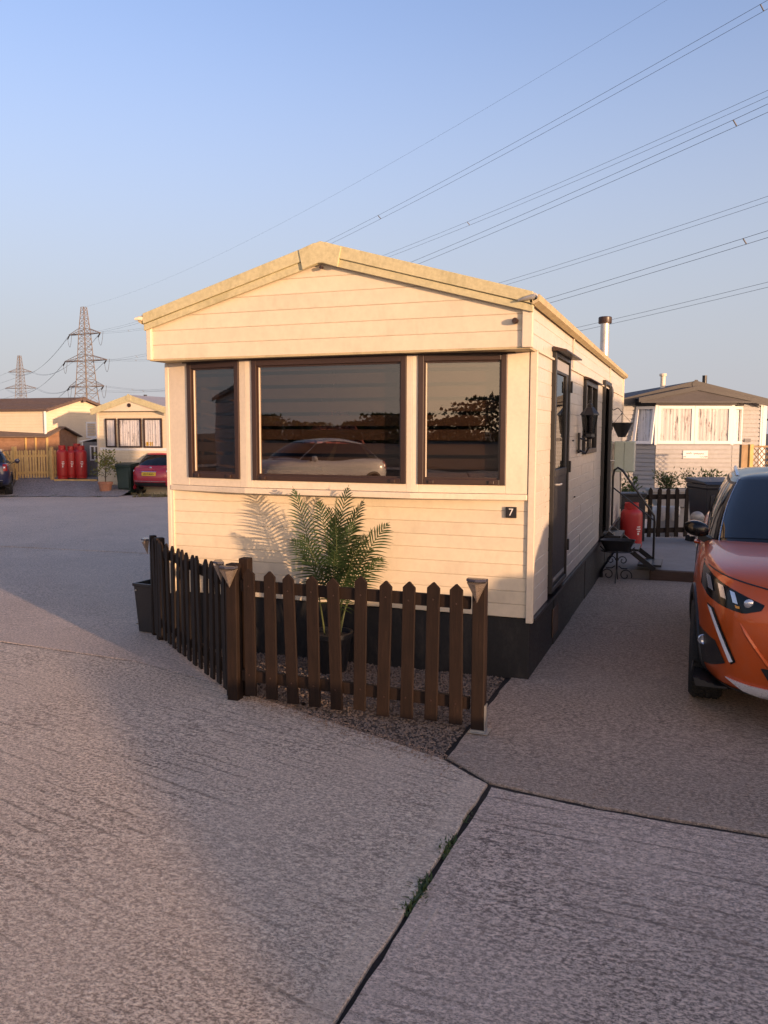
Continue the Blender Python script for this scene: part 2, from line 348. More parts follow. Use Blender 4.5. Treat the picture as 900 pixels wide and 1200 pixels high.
def concrete(name, groove_rot, c=(.70,.55,.42), margin_x=None, margin=.11, strength=.8, groove=1.0, pit=1.0, keep=.35):
    """brushed, pitted yard concrete; object coordinates are metres"""
    t = NT(name); v0 = t.coord(rand=False); rot = (0, 0, -groove_rot)
    big = t.noise(v0, .5, 6, .6); med = t.noise(v0, 2.7, 6, .68); fin = t.noise(v0, 190, 3, .7); grain = t.noise(v0, 85, 4, .75)
    pits = t.noise(t.coord((34, 56, 34), rot, False), 1., 7, .80, .08)
    patch = t.noise(v0, .8, 4); amp = t.ramp(patch, .32, .62, .45, 1.)
    wv = t.n('ShaderNodeTexWave', wave_type='BANDS', bands_direction='Y', wave_profile='SIN'); t.l(t.coord((1,1,1), rot, False), wv.inputs['Vector'])
    wv.inputs['Scale'].default_value = 3.6; wv.inputs['Distortion'].default_value = 1.1; wv.inputs['Detail'].default_value = 4; wv.inputs['Detail Scale'].default_value = 1.6; wv.inputs['Detail Roughness'].default_value = .62
    w2 = t.n('ShaderNodeTexWave', wave_type='BANDS', bands_direction='Y', wave_profile='SIN'); t.l(t.coord((1,1,1), rot, False), w2.inputs['Vector'])
    w2.inputs['Scale'].default_value = 9.5; w2.inputs['Distortion'].default_value = 2.0; w2.inputs['Detail'].default_value = 4; w2.inputs['Detail Scale'].default_value = 2.4; w2.inputs['Detail Roughness'].default_value = .65
    broken = t.ramp(t.noise(t.coord((3.5, 14, 5), rot, False), 1., 4, .65), .44, .60)
    lines = t.math('MULTIPLY', t.ramp(wv.outputs['Fac'], .84, .97), t.ramp(t.noise(t.coord((1.6, 9, 5), rot, False), 1., 4, .65), .42, .56))
    fine = t.math('MULTIPLY', t.ramp(w2.outputs['Fac'], .55, .95), t.ramp(pits, .40, .58))
    gm = t.math('MULTIPLY', t.math('MULTIPLY', lines, groove), t.ramp(t.noise(v0, .45, 3), .38, .58, .25, 1.))
    fm = t.math('MULTIPLY', fine, t.math('MULTIPLY', amp, groove*.8))
    pm = t.math('MULTIPLY', t.ramp(pits, .495, .585, 0, pit), amp)
    ridge = None
    if margin_x is not None:
        sx = t.n('ShaderNodeSeparateXYZ'); t.l(v0, sx.inputs[0])
        wob = t.math('MULTIPLY', t.math('SUBTRACT', t.noise(v0, 3, 4), .5), .07)
        dx = t.math('ABSOLUTE', t.math('SUBTRACT', t.math('ADD', sx.outputs[0], wob), margin_x))
        inside = t.ramp(dx, margin-.02, margin+.03, keep, 1.); gm = t.math('MULTIPLY', gm, inside); pm = t.math('MULTIPLY', pm, inside); fm = t.math('MULTIPLY', fm, inside)
        ridge = t.math('MULTIPLY', t.ramp(dx, margin-.012, margin), t.ramp(dx, margin, margin+.014, 1, 0))
        ridge = t.math('MULTIPLY', ridge, t.ramp(t.noise(v0, 4, 4), .46, .62))
    rel = t.noise(t.coord((44, 66, 44), rot, False), 1., 7, .74, .1)      # crumbly surface relief, the shade of its hollows also put into the colour
    rel2 = t.noise(t.coord((100, 135, 100), rot, False), 1., 4, .7)
    cc = t.mix(t.ramp(big, .3, .7), sc(c, .90), sc(c, 1.08))
    cc = t.mix(t.ramp(med, .35, .7, 0, .45), cc, sc(c, 1.15))
    cc = t.mix(t.ramp(rel, .50, .64, 0, .9), cc, sc(c, 1.55))
    hole = t.math('MULTIPLY', t.ramp(rel, .505, .425, 0, pit), t.ramp(t.noise(v0, .75, 4, .6), .36, .60, .35, 1.)); hole = t.math('MULTIPLY', hole, inside) if margin_x is not None else hole
    cc = t.mix(t.math('MULTIPLY', hole, .92), cc, (c[0]*.20, c[1]*.185, c[2]*.18))
    cc = t.mix(t.ramp(rel2, .48, .38, 0, .8), cc, sc(c, .38)); cc = t.mix(t.ramp(rel2, .58, .68, 0, .6), cc, sc(c, 1.6))
    cc = t.mix(t.ramp(t.noise(v0, 240, 1), .64, .74, 0, .5), cc, (.74,.60,.46))
    gm = t.math('MULTIPLY', gm, t.ramp(rel, .62, .46, .40, 1.)); cc = t.mix(t.math('MULTIPLY', gm, .62), cc, sc(c, .22))
    if ridge: cc = t.mix(t.math('MULTIPLY', ridge, .5), cc, (.74,.60,.45))
    stain = t.ramp(t.noise(v0, .9, 7, .72), .55, .74, 0, .40); cc = t.mix(stain, cc, (c[0]*.62, c[1]*.60, c[2]*.58))
    spot = t.ramp(t.noise(v0, 3.3, 5, .6), .66, .72, 0, .30); cc = t.mix(spot, cc, sc(c, .5))
    h = t.math('SUBTRACT', t.math('ADD', t.math('MULTIPLY', t.ramp(rel, .32, .62), .8), t.math('MULTIPLY', rel2, .5)), t.math('MULTIPLY', gm, .9))
    if ridge: h = t.math('ADD', h, ridge)
    return t.principled(cc, .92, t.bump(h, strength, .010))
M['conc_a'] = concrete('brushed_concrete_near', R(-15), margin_x=.105)
M['conc_b'] = concrete('brushed_concrete_right', R(-4), (.66,.515,.41), margin_x=.125, margin=.08, keep=.6)
M['conc_c'] = concrete('worn_concrete', R(-2), (.47,.36,.27), groove=.35, pit=.8)
M['conc_far'] = concrete('far_concrete', R(2), (.60,.475,.375), groove=.3, pit=.6)
M['path'] = paint('smooth_concrete_path', (.30,.275,.25), .85, .12, 2, (.18,.16,.14), .4, .15, 90)
def gravel_mat(name, a, b, s=55, bs=.8):
    t = NT(name); v = t.coord(rand=False)
    vo = t.n('ShaderNodeTexVoronoi'); t.l(v, vo.inputs['Vector']); vo.inputs['Scale'].default_value = s
    hs = t.n('ShaderNodeSeparateColor'); t.l(vo.outputs['Color'], hs.inputs[0])
    c = t.mix(hs.outputs[0], a, b); c = t.mix(t.ramp(vo.outputs['Distance'], .3, .7, 0, .7), c, sc(a, .4))
    c = t.mix(t.ramp(t.noise(v, 1.4, 4), .4, .7, 0, .4), c, sc(b, .7))
    return t.principled(c, .9, t.bump(t.math('SUBTRACT', 1., vo.outputs['Distance']), bs, .02))
M['gravel'] = gravel_mat('grey_gravel', (.24,.21,.195), (.52,.46,.42), 30)
M['mulch'] = gravel_mat('brown_shingle', (.06,.042,.030), (.20,.145,.105), 60)
M['land'] = gravel_mat('rough_ground', (.10,.09,.06), (.18,.16,.11), 9, .3)
M['stone'] = paint('shingle_stone', (.21,.155,.115), .8, .35, 30)
M['stone2'] = paint('pale_shingle_stone', (.34,.23,.155), .8, .3, 30)

# ================================================================== SETTING: ground
def ground_patch(name, m, xs, ys, dz, parent=None):
    rows = [[(x, y, gz(x, y)+dz) for x in xs] for y in ys]
    return MB().grid(rows).build(name, m, parent)
def frange(a, b, n): return [a+(b-a)*i/(n-1) for i in range(n)]
xs = [-3000,-800,-250]+frange(-100, 100, 81)+[250,800,3000]; ys = [-3000,-800,-250]+frange(-100, 140, 97)+[250,800,3000]
ground = ground_patch('ground', M['land'], xs, ys, -.10); tag(ground, kind='structure')
yard = ground_patch('yard', M['soil'], frange(-34, 40, 75), frange(-34, 26, 61), -.017); tag(yard, kind='structure')

def slab(poly, m, top=0.0, thick=.12, name='concrete_slab', rough_edge=0, parent=None):
    """a cast slab with softened, slightly ragged arrises"""
    P = [Vector((x, y, 0)) for x, y in poly]; Q = []
    n = len(P)
    for i in range(n):
        a, b = P[i], P[(i+1)%n]; k = max(1, min(90, int((b-a).length/.11))) if rough_edge else max(1, int((b-a).length/4))
        nrm = Vector((b-a).yx.to_3d()) if False else Vector(((b-a).y, -(b-a).x, 0)).normalized()
        for j in range(k):
            p = a.lerp(b, j/k)
            if rough_edge and j: p += nrm*rnd.uniform(-rough_edge, rough_edge*.3)
            Q.append(p)
    c = sum(Q, Vector())/len(Q); n = len(Q); rows = []
    def inset(d):
        out = []
        for i in range(n):
            a, b, e = Q[i-1], Q[i], Q[(i+1)%n]
            t = (e-a).normalized(); nr = Vector((-t.y, t.x, 0)); out.append(b+nr*d)
        return out
    area = sum(Q[i].x*Q[(i+1)%n].y-Q[(i+1)%n].x*Q[i].y for i in range(n)); s = 1 if area > 0 else -1
    for d, dz in ((0, -thick), (0, -.004), (.003, 0)):
        rows.append([(p.x, p.y, gz(p.x, p.y)+top+dz) for p in inset(d*s)])
    mb = MB(); mb.grid(rows, close=True)
    mb.add(rows[-1], [tuple(range(n))])
    o = mb.build(name, m, parent or yard, smooth=False); return o
slab([(-13,-9.5),(.10,-9.5),(.10,-3.8),(.128,-1.92),(-.19,-1.67),(-.94,-1.36),(-1.85,-.98),(-2.99,-.60),(-4.53,-.47),(-13,-.2)], M['conc_a'], 0, rough_edge=.008)
slab([(.125,-9.5),(9,-9.5),(9,-2.34),(1.42,-2.06),(.68,-2.03),(.155,-1.95),(.115,-3.8)], M['conc_b'], -.001, rough_edge=.008)
slab([(-.165,-1.635),(.13,-1.885),(.68,-1.985),(1.42,-2.015),(9,-2.29),(9,5.05),(-.12,5.05),(-.165,-1.2)], M['conc_c'], -.004, rough_edge=.01)
slab([(-13,-.16),(-4.53,-.43),(-3.02,-.56),(-1.90,-.93),(-3.02,.02),(-3.02,4.87),(-6.7,4.87),(-9.8,4.72),(-13,4.6)], M['conc_far'], -.004, rough_edge=.006)
slab([(-13,4.64),(-9.8,4.76),(-6.7,4.91),(-3.02,4.91),(-3.02,12.0),(-13,11.7)], M['conc_far'], 0)
slab([(-13,11.74),(-3.02,12.04),(-3.02,26),(-9.5,22),(-12.9,19.3)], M['conc_far'], 0)
slab([(-30,-9),(-13.04,-9),(-13.04,-.2),(-30,-.2)], M['conc_far'], .003)
slab([(-30,-.16),(-13.04,-.16),(-13.04,11.7),(-12.95,19.2),(-30,7.5)], M['conc_far'], -.003)
slab([(-30,-30),(.085,-30),(.085,-9.54),(-13,-9.54),(-13,-9.04),(-30,-9.04)], M['conc_far'], 0)
slab([(.125,-30),(34,-30),(34,-9.54),(.125,-9.54)], M['conc_far'], 0)
slab([(9.04,-9.5),(34,-9.5),(34,14),(9.04,14)], M['conc_far'], 0)
# raised path at the back right, edged by a sleeper
slab([(.66,5.20),(3.2,5.62),(3.2,9.2),(.02,9.2),(.02,5.10)], M['path'], .10, thick=.2, name='raised_path')
slab([(.0,9.24),(9,9.24),(9,14),(.0,14)], M['conc_far'], 0)
slab([(3.25,5.09),(9,5.09),(9,9.2),(3.25,9.2)], M['conc_c'], 0)
# shingle bed behind the picket fence
bed_poly = [(-1.80,-1.02),(-.92,-1.40),(-.20,-1.70),(-.185,-1.2),(-.19,.02),(-3.3,.02),(-3.3,.12)]
mb = MB(); mb.add([(x, y, gz(x, y)-.008) for x, y in bed_poly], [tuple(range(len(bed_poly)))])
bed = mb.build('shingle_bed', M['mulch']); tag(bed, kind='structure')
def inpoly(x, y, P):
    r = False
    for i in range(len(P)):
        (a, b), (c, d) = P[i-1], P[i]
        if (b > y) != (d > y) and x < (c-a)*(y-b)/(d-b)+a: r = not r
    return r
def pebbles(name, m, n, sampler, r0, r1, dz=0):
    mb = MB(); r_ = random.Random(n)
    for _ in range(n):
        x, y = sampler(r_); r = r_.uniform(r0, r1); a = r_.uniform(0, 6.3); h = r*r_.uniform(.45, .8)
        ca, sa = math.cos(a), math.sin(a); k = r_.uniform(.6, 1)
        P = []
        for (u, v, zz) in ((1,0,0),(0,k,0),(-1,0,0),(0,-k,0),(.1,.1,1),(0,0,-.6)):
            u += r_.uniform(-.2,.2); v += r_.uniform(-.2,.2)
            P.append((x+(u*ca-v*sa)*r, y+(u*sa+v*ca)*r, gz(x, y)+dz+zz*h))
        mb.add(P, [(0,1,4),(1,2,4),(2,3,4),(3,0,4),(1,0,5),(2,1,5),(3,2,5),(0,3,5)])
    return mb.build(name, m, smooth=False)
def bedsamp(r_):
    while 1:
        x, y = r_.uniform(-3.3, -.18), r_.uniform(-1.7, .02)
        if inpoly(x, y, bed_poly): return x, y
o = pebbles('shingle', M['stone'], 9000, bedsamp, .006, .014, -.006); tag(o, 'loose brown shingle filling the bed behind the picket fence', 'shingle', kind='stuff')
def spill(r_):
    while 1:
        t = r_.random(); x = lerp(-1.9, -.1, t); y = lerp(-.98, -1.70, t)-abs(r_.gauss(0, .09))+.05
        if y > -2.0: return x, y
o = pebbles('spilled_shingle', M['stone2'], 1100, spill, .003, .008, .004); tag(o, 'loose pale shingle spilled along the slab edge at the fence foot', 'shingle', kind='stuff')
def grit(r_):
    return r_.uniform(-.1, 2.2), -1.95+abs(r_.gauss(0, .35))
o = pebbles('grit', M['stone2'], 500, grit, .002, .006, .006); tag(o, 'scattered grit on the worn concrete beside the black skirting', 'grit', kind='stuff')

# weeds growing in the joints
def blade(mb, base, d, L, wd, droop=.4, n=3):
    base = Vector(base); d = Vector(d).normalized(); side = d.cross(Vector((0,0,1)))
    if side.length < .05: side = Vector((1,0,0))
    side.normalize(); rows = []
    for i in range(n+1):
        t = i/n; p = base + d*L*t - Vector((0,0,1))*droop*L*t*t; ww = wd*(1-t**1.6)*.5 + .0002
        rows.append([p-side*ww, p+side*ww])
    mb.grid(rows)
def weed(x, y, n, L, m, label, spread=.5, wd=.004, line=None, name='weed_tuft', group='weeds in the slab joint'):
    t = empty(name, (x, y, gz(x, y)-.012), 0, label, 'weed', group)
    mb = MB()
    for _ in range(n):
        bx, by = rnd.gauss(0, .014), (rnd.uniform(-line, line) if line else rnd.gauss(0, .03))
        d = (rnd.gauss(0, spread), rnd.gauss(0, spread), 1)
        blade(mb, (bx, by, 0), d, L*rnd.uniform(.5, 1.1), wd*rnd.uniform(.7, 1.5), rnd.uniform(.2, .7))
    mb.build('leaves', m, t); return t
weed(.118,-2.30, 26, .032, M['weed'], 'smallest weed tuft in the slab joint, nearest the picket fence', .8, .006, .06)
weed(.116,-2.62, 100, .055, M['weed'], 'middle weed tuft growing in the slab joint', .8, .007, .10)
weed(.115,-3.03, 150, .062, M['weed'], 'largest green weed tuft in the slab joint, nearest the camera', .8, .008, .14)

# ================================================================== MAIN CARAVAN
W_, L_ = 3.09, 7.95; ZB, ZS, ZG, ZE, ZA, PR = .45, 1.36, 2.38, 2.71, 3.15, .24
home = empty('static_caravan', (0,0,0), 0, 'cream static caravan with three brown framed front windows and house number 7', 'caravan')
XA = -W_/2
def roof_z(x): return ZA - (ZA-ZE)*abs(x-XA)/(W_/2)
# inner shell
mb = MB()
mb.box(-W_+.02, -.02, .02, .05, ZB, ZS-.0)                     # front lower backing
mb.box(-W_+.02, -.05, L_-.03, L_, ZB, ZG)
mb.box(-W_, -W_+.05, .0, L_, ZB, ZG)
mb.box(-.05, -.014, .03, .74, ZB, ZG); mb.box(-.05, -.014, 1.62, 2.78, ZB, ZG); mb.box(-.05, -.014, 2.78, 3.92, ZB, 1.58)
mb.box(-.05, -.014, 3.92, 4.72, ZB, ZG); mb.box(-.05, -.014, 5.52, L_-.03, ZB, ZG)
mb.build('wall_core', M['cream_trim'], home)
mb = MB(); mb.box(-W_+.06, -.06, .06, 3.1, ZB+.02, ZB+.05); mb.box(-W_+.06, -.06, 3.0, 3.05, ZB+.05, ZG); mb.box(-W_+.05,-.055,.06,L_-.05,ZG-.02,ZG+.01)
mb.box(-.06,-.055,.06,.72,ZB+.05,ZG-.02); mb.box(-W_+.05,-W_+.056,.06,3.0,ZB+.05,ZG-.02); mb.box(-.06,-.055,1.64,3.0,ZB+.05,ZG-.02)
mb.build('room_lining', M['room'], home)
# cladding boards (each a part)
def board_profile(h, t=.005):
    return [(0, .0), (-t*.35, .001), (-t, .0045), (-t*.92, h-.003), (-t*.55, h-.001), (0, h-.0005)]
def board_mesh(L, h, mat, axis):
    prof = board_profile(h); mb = MB()
    if axis == 'x': mb.prism([(0, a, z) for a, z in prof], (L, 0, 0))
    else: mb.prism([(-a, 0, z) for a, z in prof], (0, L, 0))
    return mb.mesh('cladding_board', mat)
n = 9; h = (ZS-.03-ZB)/n
bm_ = board_mesh(W_-.05, h, M['cream'], 'x')
for i in range(n): link_mesh('cladding_board', bm_, home, (-W_+.01, .017+rnd.uniform(-.001,.001), ZB+i*h))
hs_ = .1015
meshes = {}
def side_boards(y0, y1, z0, z1):
    k = int(round((z1-z0)/hs_)); hh = (z1-z0)/k
    key = (round(y1-y0,3), round(hh,4))
    if key not in meshes: meshes[key] = board_mesh(y1-y0-.004, hh, M['cream_side'], 'y')
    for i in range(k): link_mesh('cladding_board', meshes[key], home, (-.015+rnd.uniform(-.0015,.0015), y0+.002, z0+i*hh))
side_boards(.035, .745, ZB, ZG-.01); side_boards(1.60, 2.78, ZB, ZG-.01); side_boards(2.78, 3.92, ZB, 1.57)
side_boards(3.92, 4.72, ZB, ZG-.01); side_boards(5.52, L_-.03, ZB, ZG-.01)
# frieze along the side, with its butt joints
for (y0, y1) in ((-.20, 1.95), (1.955, 5.6), (5.605, L_-.02)): side_boards(y0, y1, ZG, ZE-.03)
mb = MB(); mb.box(-W_+.02, -.015, -PR+.03, .06, ZG+.004, ZE-.03)
pts = [(-W_+.02, -PR+.03, ZE-.04), (-.015, -PR+.03, ZE-.04), (XA, -PR+.03, ZA-.03)]
mb.prism(pts, (0, PR, 0)); mb.box(-.05,-.014,.06,L_-.03,ZG-.005,ZE-.03); mb.box(-W_,-W_+.05,.06,L_-.03,ZG,ZE-.03)
mb.box(-W_+.02,-.03,L_-.04,L_-.01,ZG,ZE-.03); mb.prism([(-W_+.02, L_-.01, ZE-.04), (-.015, L_-.01, ZE-.04), (XA, L_-.01, ZA-.03)], (0,-.03,0))
mb.build('gable_core', M['cream_trim'], home)
# gable boards clipped under the roof slope
gh = .112; z = ZG
while z < ZA-.17:
    z1 = z+gh; prof = board_profile(gh)
    def span(zz):
        k = max(0, min(1, (ZA-.02-zz)/(ZA-.02-(ZE-.02)))); return min(W_/2-.018, W_/2*k)
    s0, s1 = span(z), span(z1); y = -PR+.024+rnd.uniform(-.001,.001)
    mb = MB(); V = []
    for side in (-1, 1):
        for a, zz in prof: V.append((XA+side*lerp(s0, s1, zz/gh), y+a, z+zz))
    k = len(prof); F = [tuple(range(k))[::-1], tuple(range(k, 2*k))] + [(i, (i+1)%k, (i+1)%k+k, i+k) for i in range(k)]
    mb.add(V, F); mb.build('gable_board', M['cream'], home); z = z1
# soffit under the gable box
box('soffit', M['gutter'], home, -W_+.01, -.012, -PR+.02, .012, ZG-.012, ZG+.003)
# corner trims
box('corner_trim', M['cream_trim'], home, -.045, .006, -.007, .032, ZB-.03, ZG-.014, .004); box('corner_trim', M['cream_trim'], home, -W_-.006, -W_+.03, -.004, .04, ZB-.02, ZG-.014, .004)
box('gable_corner_trim', M['cream_trim'], home, -.062, .008, -PR-.004, -PR+.05, ZG-.004, ZE-.02, .004); box('gable_corner_trim', M['cream_trim'], home, -W_-.006, -W_+.036, -PR-.002, -PR+.05, ZG-.003, ZE-.02, .004)
box('corner_trim', M['cream_trim'], home, -.03, .008, L_-.05, L_+.004, ZB-.02, ZE-.03, .004)
for yj in (1.90, 5.58): box('joint_strip', M['cream_trim'], home, -.002, .006, yj, yj+.03, ZG+.002, ZE-.035)
box('frieze_bead', M['cream_trim'], home, -.01, .009, .03, L_-.05, ZG-.012, ZG+.002)
# roof sheet
mb = MB(); th = .03; ov = .03
for s in (-1, 1):
    xe = XA+s*(W_/2+ov); P = [(XA, -PR-.02, ZA), (xe, -PR-.02, ZE-.01), (xe, -PR-.02, ZE-.01+th), (XA, -PR-.02, ZA+th-.012)]
    mb.prism(P, (0, L_+PR+.05, 0))
mb.build('roof', M['roof_pale'], home)
# fascia: an upper and a lower board on each side, and a ridge cap
for s in (-1, 1):
    for (o0, o1, yy, d) in ((-.005, .088, -PR-.035, .03), (.088, .150, -PR-.022, .022)):
        k = 1 if s > 0 else 1
        xe = XA+s*(W_/2+.012)
        e0 = o0*.9; e1 = o1*.86
        P = [(XA, yy, ZA+th-o0), (xe, yy, ZE-.005+th-e0), (xe, yy, ZE-.005+th-e1), (XA, yy, ZA+th-o1)]
        MB().prism(P, (0, d, 0)).build('fascia_board', M['fascia'], home, bevel=.003)
P = [(XA-.17, -PR-.044, ZA-.018), (XA-.05, -PR-.044, ZA+.022), (XA+.05, -PR-.044, ZA+.022), (XA+.17, -PR-.044, ZA-.018), (XA+.14, -PR-.044, ZA-.160), (XA+.02, -PR-.044, ZA-.122), (XA-.02, -PR-.044, ZA-.122), (XA-.14, -PR-.044, ZA-.160)]
MB().prism(P, (0, .02, 0)).build('ridge_cap', M['fascia'], home, bevel=.003)
MB().lathe([(.012, 0), (.012, .03)], (XA+.0, -PR-.03, ZA-.15), 8, 'y').build('ridge_bolt', M['brown'], home)
MB().lathe([(.016, -.02), (.022, 0), (.02, .03)], (-.11, -PR-.01, ZE-.155), 10, 'y').build('wall_knob', M['brown'], home)
# gutters
for s, xg in ((1, .012), (-1, -W_-.012)):
    mb = MB(); P = [(xg-.018, 0, ZE+.012), (xg-.018, 0, ZE-.045), (xg+s*.006, 0, ZE-.055), (xg+s*.042, 0, ZE-.035), (xg+s*.048, 0, ZE+.006), (xg+s*.036, 0, ZE+.010), (xg+s*.030, 0, ZE-.022), (xg, 0, ZE-.034)]
    P = [(a, -PR-.035, c) for a, b, c in P]; mb.prism(P, (0, L_+PR+.06, 0)); mb.build('gutter', M['gutter'], home)
mb = MB(); a = Vector((.02, -PR-.03, ZE-.005))
mb.tube([a, a+Vector((-.045,-.02,-.010)), a+Vector((-.105,-.022,-.024))], [.020,.015,.005], 8); mb.build('gutter_spout', M['galv'], home, smooth=True)
mb = MB(); a = Vector((-W_-.02, -PR-.02, ZE-.01))
mb.tube([a, a+Vector((-.02,-.02,.0)), a+Vector((-.05,-.04,-.004))], [.018,.016,.009], 8); mb.build('gutter_spout', M['cream_trim'], home, smooth=True)
# flues
def flue(x, y, zb, zt, r, m, cap, name='flue_pipe'):
    MB().lathe([(r, zb), (r, zt-.02)], (x, y, 0), 16).build(name, m, home, smooth=True)
    c = MB().lathe([(r*1.45, zt-.10), (r*1.5, zt-.09), (r*1.5, zt-.01), (r*1.35, zt)], (x, y, 0), 16).build('flue_cap', cap, home, smooth=True)
flue(-.275, 7.5, 2.70, 3.585, .068, M['steel'], M['brown'])
flue(-.62, 5.55, 2.80, 3.18, .075, M['roof_pale'], M['roof_pale'], 'roof_vent')
# bow window band: three framed windows in cream surrounds
def window_panel(a, b, z0, z1, wl, wr, wz0, wz1):
    """a,b plan corners; wl/wr window edges measured along the panel"""
    a = Vector((*a, 0)); b = Vector((*b, 0)); u = (b-a).normalized(); nrm = Vector((u.y, -u.x, 0)); L = (b-a).length
    def bx(mb, s0, s1, d0, d1, zz0, zz1):
        mb.obox(a+u*(s0+s1)/2+nrm*(d0+d1)/2+Vector((0,0,(zz0+zz1)/2)), u, nrm, (0,0,1), (s1-s0)/2, abs(d1-d0)/2, (zz1-zz0)/2)
    mb = MB(); bx(mb, 0, wl, -.05, 0, z0, z1); bx(mb, wr, L, -.05, 0, z0, z1); bx(mb, wl, wr, -.05, -.001, z0, wz0); bx(mb, wl, wr, -.05, -.001, wz1, z1)
    mb.build('window_surround', M['cream_trim'], home, bevel=.003)
    f = .042; mb = MB()
    bx(mb, wl, wl+f, -.03, .014, wz0, wz1); bx(mb, wr-f, wr, -.03, .014, wz0, wz1)
    bx(mb, wl+f, wr-f, -.03, .012, wz0, wz0+f); bx(mb, wl+f, wr-f, -.03, .012, wz1-f*1.1, wz1)
    for s in (wl+.08, wr-.12): bx(mb, s, s+.04, .012, .028, wz0+.008, wz0+.034)
    win = mb.build('window', M['brown'], home, bevel=.004)
    g = .012; i0, i1, k0, k1 = wl+f, wr-f, wz0+f, wz1-f*1.1
    mb = MB(); bx(mb, i0, i0+g, -.034, -.006, k0, k1); bx(mb, i1-g, i1, -.034, -.006, k0, k1); bx(mb, i0+g, i1-g, -.034, -.007, k0, k0+g); bx(mb, i0+g, i1-g, -.034, -.007, k1-g, k1)
    mb.build('inner_frame', M['brown'], win)
    mb = MB(); bx(mb, i0+g, i0+g+.007, -.034, -.010, k0+g, k1-g); mb.build('lit_edge_strip', M['cream_trim'], win)  # pale strip painted as the sunlit left edge of the inner frame
    mb = MB(); bx(mb, i0+.005, i1-.005, -.024, -.018, k0+.005, k1-.005); mb.build('pane', M['pane'], win)
    nb = 8; hb = (k1-k0)/nb
    for i in range(nb+1):
        za_, zb_ = k0+(i-.37)*hb, k0+(i+.37)*hb
        mb = MB(); bx(mb, i0-.01, i1+.01, -.083, -.080, max(k0-.01, za_), min(k1+.01, zb_)); mb.build('blind_band', M['blind'], win)
pL0, pL1, pR0, pR1 = (-W_+.03, .0), (-2.265, -.115), (-.885, -.115), (-.05, .0)
window_panel(pL0, pL1, ZS, ZG-.013, .205, .735, 1.425, ZG-.02)
window_panel(pL1, pR0, ZS, ZG-.013, .055, 1.335, 1.42, ZG-.02)
window_panel(pR0, pR1, ZS, ZG-.013, .045, .685, 1.42, ZG-.02)
mb = MB(); outline = [pL0, (pL1[0], pL1[1]-.028), (pR0[0], pR0[1]-.028), pR1, (pR1[0], .03), (pL0[0], .03)]
mb.prism([(x, y-(0 if y > .01 else .010), ZS-.045) for x, y in outline], (0,0,.043)); mb.build('bay_sill', M['cream_trim'], home, bevel=.004)
mb = MB(); mb.prism([(x, y, ZG-.022) for x, y in [(-2.9,-.04),(pL1[0], pL1[1]-.02),(pR0[0], pR0[1]-.02),(-.15,-.04),(-.15,.03),(-2.9,.03)]], (0,0,.012)); mb.build('window_header', M['brown'], home)
# pink lampshade hanging inside the bay
lamp = empty('pendant_lamp', (-1.69, .30, ZG), 0, 'pink pleated pendant lampshade hanging inside the middle front window', 'lamp')
mb = MB(); rows = []
for (r, zz) in ((.09, -.40), (.26, -.70)):
    rows.append([((r+(.010 if k%2 else -.008))*math.cos(k*math.pi/20), (r+(.010 if k%2 else -.008))*math.sin(k*math.pi/20), zz) for k in range(40)])
mb.grid(rows, close=True); mb.build('lamp_shade', M['pink'], lamp)
MB().tube([(0,0,-.02),(0,0,-.42)], .006, 6).build('cord', M['white'], lamp)
# house number
plq = box('number_plate', M['black'], home, -.205, -.125, -.008, .006, 1.185, 1.265, .003)
text('digit', '7', .075, Matrix.Translation((-.165,-.0095,1.225)) @ Matrix.Rotation(math.pi/2, 4, 'X'), M['white_print'], plq)
# skirting
def skirt(x0, x1, y0, y1):
    zz = min(gz(x0,y0), gz(x1,y1)) - .01
    box('skirting_panel', M['skirt'], home, x0, x1, y0, y1, zz, ZB+.0-.008, .003)
for i in range(4):
    x0 = -W_+.03+i*(W_-.05)/4; skirt(x0+.003, x0+(W_-.05)/4-.003, .028+.004*(i%2), .05)
for i in range(7):
    y0 = .05+i*(L_-.08)/7; skirt(-.05, -.024+.006*(i%2), y0+.003, y0+(L_-.08)/7-.003)
skirt(-W_+.03, -W_+.05, .05, L_-.05); skirt(-W_+.05, -.05, L_-.05, L_-.03)
box('drip_rail', M['black'], home, -.03, .014, .05, L_-.05, ZB-.028, ZB-.004)
box('sunlit_patch', M['sleeper'], home, -.022, -.012, 1.10, 1.40, .06, .30, .004)  # brown patch stands in for a spot of sunlight on the skirting
# side door
def bx_side(mb, y0, y1, z0, z1, x0, x1): return mb.box(x0, x1, y0, y1, z0, z1)
mb = MB(); f = .05
bx_side(mb, .745, .745+f, .50, 2.45, -.03, .024); bx_side(mb, 1.60-f, 1.60, .50, 2.45, -.03, .024); bx_side(mb, .745+f, 1.60-f, 2.45-f, 2.45, -.03, .024); bx_side(mb, .745+f, 1.60-f, .50, .50+.04, -.03, .024)
door = mb.build('door', M['black'], home, bevel=.004)
mb = MB(); bx_side(mb, .80, 1.545, .545, 1.50, -.03, .010); bx_side(mb, .80, .90, 1.50, 2.39, -.03, .010); bx_side(mb, 1.445, 1.545, 1.50, 2.39, -.03, .010); bx_side(mb, .90, 1.445, 2.28, 2.39, -.03, .010); bx_side(mb, .86, 1.485, 1.44, 1.50, .010, .020)
mb.build('door_panel', M['plastic'], door, bevel=.004)
box('door_pane', M['dark_pane'], door, -.012, -.006, .90, 1.445, 1.50, 2.28)
box('top_panel', M['grey_clad'], door, .0105, .0135, .83, 1.515, 2.30, 2.385)
box('kick_plate', M['galv'], door, .0105, .0145, .86, 1.485, .575, .605)
mb = MB(); mb.tube([(.02,.86,1.38),(.05,.86,1.38),(.05,.97,1.38)], .009, 8); mb.build('handle', M['steel'], door, smooth=True)
